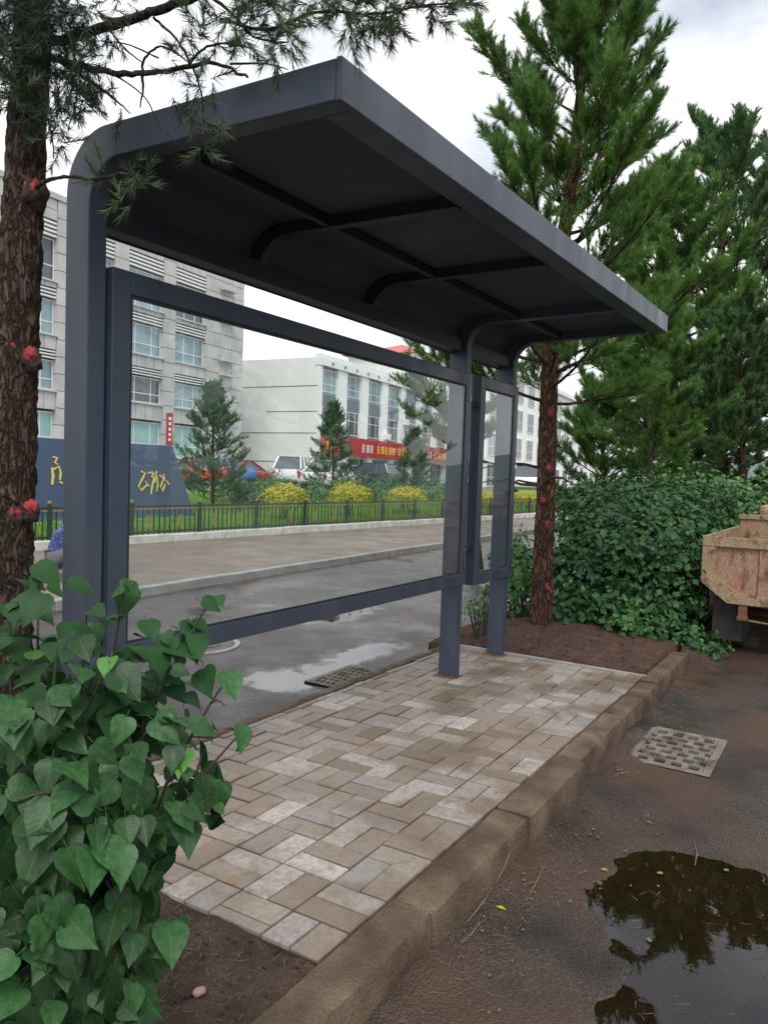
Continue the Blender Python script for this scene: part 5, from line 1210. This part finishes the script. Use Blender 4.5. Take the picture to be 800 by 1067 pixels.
limb([(196, 68, 2.42), (212, 50, 2.4), (240, 44, 2.36), (262, 50, 2.3)], .005, .002); limb([(60, 62, 2.66), (95, 85, 2.6), (120, 103, 2.55), (136, 118, 2.5)], .007, .002)
limb([(160, 18, 2.5), (185, 42, 2.46), (205, 80, 2.42), (212, 115, 2.38), (210, 150, 2.36)], .005, .002); limb([(110, 26, 2.58), (130, 50, 2.54), (150, 66, 2.5)], .004, .002)
limb([(70, 66, 2.64), (80, 95, 2.6), (72, 130, 2.57)], .005, .002); limb([(34, 20, 2.7), (10, 0, 2.66), (-30, -20, 2.6)], .012, .006)
limb([(40, 110, 2.68), (52, 130, 2.64), (56, 165, 2.62)], .005, .002); limb([(230, 20, 2.36), (280, 30, 2.28), (330, 12, 2.2), (390, 14, 2.12), (440, 6, 2.05), (492, 2, 2.0)], .006, .002)
limb([(210, -10, 2.4), (240, 12, 2.36), (265, 38, 2.32), (300, 44, 2.28)], .006, .002); limb([(240, 66, 2.36), (275, 66, 2.3), (300, 72, 2.27)], .004, .0015)
limb([(165, 60, 2.46), (130, 45, 2.5), (95, 42, 2.55)], .003, .0015); limb([(120, 78, 2.54), (150, 100, 2.5), (170, 135, 2.46), (205, 165, 2.4)], .003, .001)
branch.build('branches', M['bark'], TL, smooth=True)
def tuft(u, v, d, n, sp, L=.075, nl=.050, k=50, dirn=(0, 0, 0), w=.0027, mat='needle_near', name='needles'):
    SP, SDn = [], []
    for _ in range(n):
        SP.append(np.array(P(u + random.gauss(0, sp), v + random.gauss(0, sp), d + random.gauss(0, .04)))); SDn.append(rng.normal(size=3) + np.array(dirn))
    return SP, SDn, L, nl, k, w
def tufts(specs, name, mat):
    Vs, Fs, off = [], [], 0
    stv = []
    for sp in specs:
        SP, SDn, L, nl, k, w = tuft(*sp[0], **sp[1]); V, Fc, sv = shoots(SP, SDn, L, k, nl, w, stemw=.0015, spread=(.5, 1.1)); Vs.append(V); Fs.append(Fc + off); off += len(V); stv.append(sv)
    o = np_mesh(name, np.concatenate(Vs), np.concatenate(Fs), M[mat], TL); o['kind'] = 'stuff'
    sv = np.concatenate(stv); o2 = np_mesh('twigs', sv, np.arange(len(sv)).reshape(-1, 3), M['bark'], TL); o2['kind'] = 'stuff'
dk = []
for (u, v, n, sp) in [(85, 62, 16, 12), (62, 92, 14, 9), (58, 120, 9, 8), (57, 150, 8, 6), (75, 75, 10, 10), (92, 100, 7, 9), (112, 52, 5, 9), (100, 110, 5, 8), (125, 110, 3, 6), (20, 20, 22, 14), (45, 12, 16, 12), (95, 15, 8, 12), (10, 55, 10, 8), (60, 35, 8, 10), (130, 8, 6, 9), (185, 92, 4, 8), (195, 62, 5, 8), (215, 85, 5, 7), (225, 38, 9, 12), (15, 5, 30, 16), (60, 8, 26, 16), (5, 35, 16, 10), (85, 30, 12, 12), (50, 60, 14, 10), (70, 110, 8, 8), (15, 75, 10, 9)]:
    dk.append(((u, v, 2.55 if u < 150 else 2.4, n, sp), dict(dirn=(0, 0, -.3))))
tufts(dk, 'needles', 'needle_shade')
gr = []
for (u, v, d, n, sp, dirn) in [(105, 188, 2.46, 3, 5, (.2, 0, -.3)), (128, 200, 2.40, 3, 6, (.3, 0, -.6)), (150, 184, 2.36, 4, 4, (.9, .1, .0)), (140, 176, 2.38, 2, 4, (.5, 0, .4)), (205, 110, 2.38, 3, 4, (0, 0, -.9)), (208, 130, 2.37, 3, 4, (0, 0, -1)), (212, 152, 2.36, 3, 3, (0, 0, -1.1)), (235, 120, 2.33, 1, 3, (.3, 0, -.6)), (12, 95, 2.60, 14, 9, (0, 0, .1)), (25, 100, 2.58, 8, 9, (.2, 0, 0)),
                               (262, 22, 2.3, 16, 13, (0, 0, -.2)), (290, 42, 2.28, 13, 10, (.2, 0, -.3)), (305, 14, 2.24, 17, 13, (0, 0, -.2)), (270, 2, 2.3, 14, 12, (0, 0, 0)), (345, 6, 2.18, 18, 13, (0, 0, -.2)), (385, 10, 2.12, 18, 12, (.2, 0, -.3)), (365, 22, 2.14, 9, 8, (.1, 0, -.6)), (420, 4, 2.07, 15, 11, (.2, 0, -.2)), (410, 16, 2.08, 7, 6, (.2, 0, -.5)), (455, 2, 2.03, 10, 9, (.4, 0, -.1)), (480, 4, 2.0, 7, 5, (.8, 0, -.2)), (200, 20, 2.42, 7, 10, (0, 0, -.2)), (240, 45, 2.36, 7, 9, (0, 0, -.3))]:
    gr.append(((u, v, d, n, sp), dict(dirn=dirn)))
tufts(gr, 'needles', 'needle_near')
# upper crown above the frame (lit and reflected, out of view)
SP, SDn = [], []
for k in range(700):
    h = rng.random(); a = rng.random() * 6.28; rr = (1.25 * (1 - h) + .2) * math.sqrt(rng.random()); c = np.array(lp[7].lerp(lp[10], h)); SP.append(c + np.array([math.cos(a) * rr, math.sin(a) * rr, .25 * rr + .35])); SDn.append(np.array([math.cos(a), math.sin(a), .6]) + rng.normal(size=3) * .4)
V, Fc, sv = shoots(SP, SDn, .2, 34, .07, .004); o = np_mesh('crown', V, Fc, M['needle_dark'], TL); o['kind'] = 'stuff'
ub = MB()
for k in range(26):
    h = k / 26; a = k * 2.4; c = lp[7].lerp(lp[10], h); L_ = 1.2 * (1 - h) + .2
    ub.tube([c, c + Vector((math.cos(a) * L_ * .5, math.sin(a) * L_ * .5, L_ * .15)), c + Vector((math.cos(a) * L_, math.sin(a) * L_, L_ * .4 + .2))], [.014, .01, .004], 5, cap=False)
ub.build('upper_branches', M['bark'], TL, smooth=True)

# =================================================================== LILAC BUSH (foreground)
random.seed(21); rng = np.random.default_rng(21)
poly = [(-160, 640), (-60, 610), (0, 625), (12, 598), (48, 592), (78, 606), (105, 612), (122, 600), (142, 606), (150, 640), (172, 655), (196, 640), (200, 618), (228, 626), (226, 660), (196, 690), (220, 700), (247, 716), (253, 775), (244, 802), (228, 800), (233, 842), (212, 858), (178, 872), (165, 912), (150, 934), (160, 945), (193, 960), (188, 992), (152, 1000), (166, 1050), (158, 1075), (150, 1130), (-160, 1130)]
PX_, PY_ = np.array([p[0] for p in poly], float), np.array([p[1] for p in poly], float)
def inside(u, v):
    j = len(poly) - 1; c = False
    for i in range(len(poly)):
        if (PY_[i] > v) != (PY_[j] > v) and u < (PX_[j] - PX_[i]) * (v - PY_[i]) / (PY_[j] - PY_[i]) + PX_[i]: c = not c
        j = i
    return c
bc = P(30, 860, 1.75); bbase = Vector((bc.x, bc.y, plat_z(bc.x) - .03))
LBush = root('lilac_bush', bbase, 'large heart-leaved lilac bush filling the lower left foreground', 'bush')
# stems first
def spline(p0, p1, p2, n=8): return [p0 * (1 - t) ** 2 + p1 * 2 * t * (1 - t) + p2 * t * t for t in np.linspace(0, 1, n)]
targets = [(215, 632, 1.50), (130, 610, 1.62), (40, 600, 1.60), (238, 705, 1.42), (245, 770, 1.40), (222, 830, 1.38), (165, 745, 1.45), (180, 660, 1.55), (90, 640, 1.5), (10, 640, 1.5), (170, 850, 1.33), (140, 905, 1.32), (60, 720, 1.38), (110, 700, 1.42), (20, 760, 1.3), (80, 800, 1.28), (130, 790, 1.32), (185, 790, 1.36), (30, 860, 1.25), (100, 880, 1.25), (160, 960, 1.42), (185, 972, 1.45), (60, 950, 1.25), (120, 980, 1.3), (140, 1055, 1.38), (60, 1040, 1.28), (0, 1000, 1.22), (-60, 700, 1.5), (-80, 850, 1.4), (-100, 980, 1.4), (0, 900, 1.7), (90, 760, 1.75), (40, 690, 1.85), (130, 680, 1.75), (90, 900, 1.6), (150, 720, 1.7)]
smp, sdr = [], []; stem_mb = MB()
for k, (u, v, d) in enumerate(targets):
    tgt = P(u, v, d); b0 = bbase + Vector((random.uniform(-.14, .14), random.uniform(-.14, .14), 0)); mid = b0.lerp(tgt, .45) + Vector((0, 0, .18 + .1 * random.random()))
    pts = spline(b0, mid, tgt, 14); stem_mb.tube(pts, [.0085 * (1 - .78 * i / 13) for i in range(14)], 6, cap=False)
    for i in range(3, 14): smp.append(np.array(pts[i])); sdr.append(np.array((pts[min(i + 1, 13)] - pts[i - 1]).normalized()))
    for q in range(3):                                       # side twigs
        i = random.randint(6, 12); p = pts[i]; dd = Vector(rng.normal(size=3)) * .5 + (pts[min(13, i + 1)] - pts[i - 1]).normalized(); e = p + dd.normalized() * random.uniform(.08, .18)
        uv = proj(e)
        if not inside(uv[0], uv[1]): continue
        tp = spline(p, p.lerp(e, .5) + Vector((0, 0, .015)), e, 5); stem_mb.tube(tp, [.0035, .003, .0025, .002, .0015], 5, cap=False)
        for x in tp[1:]: smp.append(np.array(x)); sdr.append(np.array((e - p).normalized()))
stem_mb.build('stems', M['stem'], LBush, smooth=True)
smp, sdr = np.array(smp), np.array(sdr)
# leaf meshes
def lilac_leaf(name, mat, seed, bend, fold):
    rr = random.Random(seed); rows = [(-.045, .17), (.06, .335), (.20, .425), (.36, .425), (.54, .335), (.72, .205), (.87, .085), (1.0, .004)]
    v, f = [], []
    for i, (t, w) in enumerate(rows):
        zc_ = -bend * max(t, 0) ** 1.6; wav = rr.uniform(-.025, .025)
        for s in (-1, -.5, 0, .5, 1):
            tt = t + (.05 if i == 0 and s == 0 else 0) + (-.02 * abs(s) if i == 1 else 0)
            v.append((s * w, tt, zc_ + fold * abs(s) * w * (1 if abs(s) < .8 else .75) + (wav if abs(s) == 1 else 0) * (1 if s > 0 else -1)))
    for i in range(len(rows) - 1):
        for k in range(4): a = i * 5 + k; f.append((a, a + 1, a + 6, a + 5))
    mb = MB(); mb.add(v, f)
    mb.tube([(0, -.30, .06), (0, -.12, .015), (0, .04, -.002)], [.014, .012, .010], 4, cap=False)   # petiole
    o = mb.build(name, mat, None, local=True, smooth=True); me = o.data; bpy.data.objects.remove(o); return me
leafm = [lilac_leaf('leaf', M['lilac'], s, b_, f_) for s, b_, f_ in ((1, .26, .24), (2, .42, .18), (3, .20, .36), (4, .55, .26), (5, .34, .10))]
leafy = [lilac_leaf('leaf', M['lilac_young'], s, b_, f_) for s, b_, f_ in ((6, .25, .35), (7, .15, .55))]
cen = np.array(P(20, 850, 1.85))
cand = []
for (u, v, d) in targets:
    for _ in range(3):
        q = np.array(P(u, v, d)) + rng.normal(size=3) * .018; cand.append((q, int(np.argmin(np.linalg.norm(smp - q, axis=1))), d))
def dmin(u, v): return 1.20 + 0.30 * np.clip((900 - v) / 300, 0, 1) + 0.14 * np.clip((u - 60) / 180, 0, 1)
tries = 0
while len(cand) < 1350 and tries < 40000:
    tries += 1
    i = random.randrange(len(smp)); p = smp[i] + rng.normal(size=3) * .035
    u, v, d = proj(p)
    if d < 1.05 or not inside(u, v): continue
    if d < dmin(u, v) - .03: continue
    if p[2] < plat_z(p[0]) + .04: continue
    if cand:
        dd = np.linalg.norm(np.array([c[0] for c in cand]) - p, axis=1)
        if dd.min() < .026: continue
    cand.append((p, i, d))
# sort by nearness to the camera so the 300 that show largest are single parts
cand.sort(key=lambda c: c[2])
rest = []
def place_leaf(p, i, big=1.0):
    out = nrm(p - cen); n = nrm(out * .40 + np.array([0.08, -.10, .62]) + rng.normal(size=3) * .40)
    a = out * .6 + sdr[i] * .3 + np.array([0, 0, -.75]) + rng.normal(size=3) * .38; a = nrm(a - n * (a @ n))
    s = random.choice((random.uniform(.034, .055), random.uniform(.050, .080), random.uniform(.055, .082))) * big
    x = np.cross(a, n); mt = np.stack([x, a, n], 1) * s
    tu, tv_, _ = proj(p + a * s)
    return mt, inside(tu - 5, tv_ - 5) or inside(tu, tv_ - 14)
nobj = 0
for ci, (p, i, d) in enumerate(cand):
    u, v, _ = proj(p)
    top_edge = v < 720 and random.random() < .34 or (u > 190 and random.random() < .15)
    for _try in range(6):
        mt, ok_ = place_leaf(p, i, .82 if top_edge else 1.0)
        if ok_: break
    if not ok_: continue
    me = random.choice(leafy) if top_edge else random.choice(leafm)
    if -30 < u < 300 and v < 1090 and nobj < 300:
        o = bpy.data.objects.new('leaf', me); link(o, LBush)
        mm = Matrix(((mt[0, 0], mt[0, 1], mt[0, 2], p[0] - bbase.x), (mt[1, 0], mt[1, 1], mt[1, 2], p[1] - bbase.y), (mt[2, 0], mt[2, 1], mt[2, 2], p[2] - bbase.z), (0, 0, 0, 1)))
        o.matrix_local = mm; nobj += 1
    else:
        rest.append((p, mt, me))
Vs, Fs, off = [], [], 0
for (p, mt, me) in rest:
    co = np.empty(len(me.vertices) * 3); me.vertices.foreach_get('co', co); co = co.reshape(-1, 3) @ mt.T + p
    fcs = np.array([tuple(pl.vertices) for pl in me.polygons]); Vs.append(co); Fs.append(fcs + off); off += len(co)
o = np_mesh('leaves', np.concatenate(Vs), np.concatenate(Fs), M['lilac_mass'], LBush, smooth=True); o['kind'] = 'stuff'

# =================================================================== PERSON squatting beyond the road
pp = P(57, 590, 10.4); pz = WALK_Z
ux = Vector(RM @ np.array([1, 0, 0])); ux.z = 0; ux.normalize(); uy = Vector((-ux.y, ux.x, 0))     # person faces +ux
def bp(x, y, z): return Vector((pp.x, pp.y, pz)) + ux * x + uy * y + Vector((0, 0, z))
def skin(name, verts, edges, radii, mat, parent, off):
    me = bpy.data.meshes.new(name); me.from_pydata([tuple(v - off) for v in verts], edges, []); o = bpy.data.objects.new(name, me); link(o, parent)
    md = o.modifiers.new('skin', 'SKIN'); md.use_smooth_shade = True
    for i, r_ in enumerate(radii): me.skin_vertices[0].data[i].radius = (r_, r_)
    me.skin_vertices[0].data[0].use_root = True
    sb = o.modifiers.new('sub', 'SUBSURF'); sb.levels = 2; sb.render_levels = 2; me.materials.append(mat); return o
skinm = pm('skin', (.45, .27, .19), (.40, .24, .17), 8, .55)
cloth = pm('blue_dotted_cotton', (.035, .06, .22), (.16, .20, .42), 42, .85, lo=.50, hi=.60, coords='Position')
trous = pm('grey_trousers', (.12, .125, .14), (.10, .105, .12), 10, .9); hairm = pm('dark_hair', (.012, .010, .009), (.02, .017, .015), 40, .6)
pr = root('person', bp(.2, 0, 0), 'person in blue dotted top squatting beyond the road behind the near post', 'person'); po_ = Vector(pr.location)
pel, ch_, nk, hd = bp(.02, 0, .30), bp(.20, 0, .62), bp(.30, 0, .80), bp(.36, 0, .92)
bv = [pel, bp(.10, 0, .45), ch_, nk, hd, bp(.38, 0, .99)]; be = [(0, 1), (1, 2), (2, 3), (3, 4), (4, 5)]; br = [.13, .125, .135, .055, .095, .07]
for sg in (-1, 1):
    n0 = len(bv); bv += [bp(.22, sg * .19, .69), bp(.42, sg * .22, .52), bp(.62, sg * .12, .50), bp(.70, sg * .08, .48)]; be += [(2, n0), (n0, n0 + 1), (n0 + 1, n0 + 2), (n0 + 2, n0 + 3)]; br += [.065, .048, .036, .03]
    n0 = len(bv); bv += [bp(.05, sg * .10, .26), bp(.45, sg * .16, .46), bp(.28, sg * .14, .09), bp(.45, sg * .15, .04)]; be += [(0, n0), (n0, n0 + 1), (n0 + 1, n0 + 2), (n0 + 2, n0 + 3)]; br += [.10, .075, .05, .04]
skin('body', bv, be, br, skinm, pr, po_)
tv = [bp(.02, 0, .20), bp(.08, 0, .42), ch_, bp(.27, 0, .745)]; te = [(0, 1), (1, 2), (2, 3)]; tr_ = [.185, .165, .155, .08]
for sg in (-1, 1):
    n0 = len(tv); tv += [bp(.22, sg * .19, .69), bp(.42, sg * .22, .52), bp(.55, sg * .15, .505)]; te += [(2, n0), (n0, n0 + 1), (n0 + 1, n0 + 2)]; tr_ += [.085, .066, .052]
skin('top', tv, te, tr_, cloth, pr, po_)
tv, te, tr_ = [bp(.03, 0, .27)], [], [.14]
for sg in (-1, 1):
    n0 = len(tv); tv += [bp(.06, sg * .10, .25), bp(.45, sg * .16, .46), bp(.30, sg * .14, .13)]; te += [(0, n0), (n0, n0 + 1), (n0 + 1, n0 + 2)]; tr_ += [.125, .092, .066]
skin('trousers', tv, te, tr_, trous, pr, po_)
for sg in (-1, 1):
    mb = MB(); mb.ico(bp(.40, sg * .15, .035), .12, sub=2, sq=(1.0, .55, .42)); mb.build('shoe', hairm, pr, smooth=True)
    for q in range(4):
        a0_ = bp(.70, sg * .08 + (q - 1.5) * .018, .475); mb = MB(); mb.tube([a0_, a0_ + ux * .04 + Vector((0, 0, -.012)), a0_ + ux * .06 + Vector((0, 0, -.04))], [.009, .008, .006], 6); mb.build('finger', skinm, pr, smooth=True)
mb = MB(); mb.ico(bp(.335, 0, .97), .108, amp=.08, sub=2, sq=(1.0, .95, .95)); mb.build('hair', hairm, pr, smooth=True)

# =================================================================== LITTER
random.seed(5); rng = np.random.default_rng(6)
def bay_z(x, y): return float(bay_height(np.array([x]), np.array([y]))[0])
tw = [((566, 905), (548, 940), 'pale twig lying at the foot of the kerb'), ((487, 962), (512, 930), 'longer twig on the muddy asphalt near the kerb'), ((508, 898), (509, 925), 'thin upright twig leaning on the kerb'), ((640, 812), (655, 806), 'forked twig at the kerb step'), ((722, 878), (724, 900), 'bent pale stalk floating in the puddle'), ((480, 985), (500, 962), 'short twig at the near kerb foot')]
for k, (a_, b_, lab) in enumerate(tw):
    pa, pb = G(*a_, BAY_Z + .004), G(*b_, BAY_Z + .004); pa.z = max(bay_z(pa.x, pa.y), BAY_Z - .010) + .004; pb.z = max(bay_z(pb.x, pb.y), BAY_Z - .010) + .006
    if k == 2: pb.x = -1.17; pa = Vector((-1.15, pb.y + .12, -.03)); pb.z = BAY_Z + .01
    md_ = pa.lerp(pb, .5) + Vector((random.uniform(-.015, .015), random.uniform(-.015, .015), .006))
    mb = MB(); mb.tube([pa, md_, pb], [.0022, .003, .0018], 5)
    if k in (0, 3): mb.tube([md_, md_ + (pb - pa).cross(Vector((0, 0, 1))).normalized() * .05 + (pb - pa) * .2], [.002, .001], 5)
    o = mb.build('twig', M['twig'], None, loc=tuple(pa)); tag(o, lab, 'twig', 'twigs on the asphalt')
for k, (u, v, lab, mm) in enumerate([(688, 908, 'orange dead leaf floating at the left of the puddle', 'dryleaf'), (676, 977, 'grey curled leaf floating in the middle of the puddle', 'twig'), (757, 905, 'pale dead leaf at the puddle far edge', 'twig'), (522, 948, 'yellow leaf scrap on the asphalt by the kerb', 'yellow'), (676, 858, 'dark leaf scrap on the asphalt beyond the puddle', 'twig'), (630, 905, 'dark brown scrap on the asphalt left of the puddle', 'dryleaf')]):
    p = G(u, v, BAY_Z); p.z = max(bay_z(p.x, p.y), BAY_Z - .0105) + .003
    V, Fc = leaf_cloud(np.array([[0, 0, 0.0]]), np.array([[.1, .1, 1.0]]), .045, tipdir=rng.normal(size=(1, 3)), aspect=.5, fold=-.15)
    mb = MB(); mb.add(V, [tuple(int(i) for i in f_) for f_ in Fc]); o = mb.build('fallen_leaf', M[mm], None, local=True); o.location = p; tag(o, lab, 'leaf', 'scraps of dead leaf')
o = None
p = G(208, 1033, -.03); mb = MB(); mb.ico((0, 0, .008), .018, amp=.4, fr=2, sub=2, sq=(1, 1.2, .7)); o = mb.build('stone', pm('pink_stone', (.45, .25, .22), (.38, .22, .20), 30, .8), None, local=True, smooth=True); o.location = (p.x, p.y, zsoil_near(p.x, p.y) + .004); tag(o, 'pinkish stone lying on the dark soil in front', 'stone')
# crumbs of soil, gravel and bark
def crumbs(name, label, n, fx, size, mat):
    Vs, Fs, off = [], [], 0; iv, if_ = np.array(ICO[1][0]), np.array(ICO[1][1])
    for _ in range(n):
        x, y, z = fx(); s = size * (0.35 + rng.random() ** 3 * 1.6); Vs.append(iv * s * rng.uniform(.5, 1.2, (len(iv), 1)) * np.array([1, 1, .7]) + np.array([x, y, z])); Fs.append(if_ + off); off += len(iv)
    o = np_mesh(name, np.concatenate(Vs), np.concatenate(Fs), mat); tag(o, label, 'soil', kind='stuff')
def f_near():
    x, y = rng.uniform(-3.0, -1.36), rng.uniform(.9, 1.83); return x, y, (zsoil_near(x, y) if y < 1.85 else plat_z(x)) + .004
def f_far():
    x, y = rng.uniform(-3.2, -1.4), rng.uniform(6.2, 8.2); return x, y, zsoil_far(x, y) + .005
def f_bay():
    x = -1.14 + abs(rng.normal()) * .16 if rng.random() < .7 else rng.uniform(-1.1, .4); y = rng.uniform(1.6, 6.5)
    z = BAY_Z + .004
    return x, y, z + (.02 * max(0, (-1.0 - x) / .15))
crumbs('soil_crumbs', 'loose crumbs of dark soil in the near bed', 1500, f_near, .0055, M['soil'])
crumbs('soil_crumbs', 'loose crumbs of red brown soil round the pine trunk', 900, f_far, .008, M['redsoil'])
crumbs('grit', 'grit washed along the foot of the kerb', 420, f_bay, .005, M['stone'])

def straw(name, label, n, fx, ln, mats):
    Vs = []
    for _ in range(n):
        x, y, z = fx(); a = rng.random() * 6.283; l = ln * rng.uniform(.4, 1.3); d = np.array([math.cos(a), math.sin(a), rng.normal() * .08]); w = np.array([-d[1], d[0], 0]) * rng.uniform(.0007, .0016); p = np.array([x, y, z + .003])
        Vs += [p - w, p + w, p + d * l]
    o = np_mesh(name, np.array(Vs), np.arange(len(Vs)).reshape(-1, 3), mats); tag(o, label, 'litter', kind='stuff')
straw('needle_litter', 'dry fallen needles along the foot of the kerb', 900, f_bay, .05, M['twig'])
straw('needle_litter', 'dry fallen needles on the near soil bed', 1100, f_near, .05, M['twig'])
straw('needle_litter', 'dry fallen needles round the far pine trunk', 1400, f_far, .06, M['twig'])
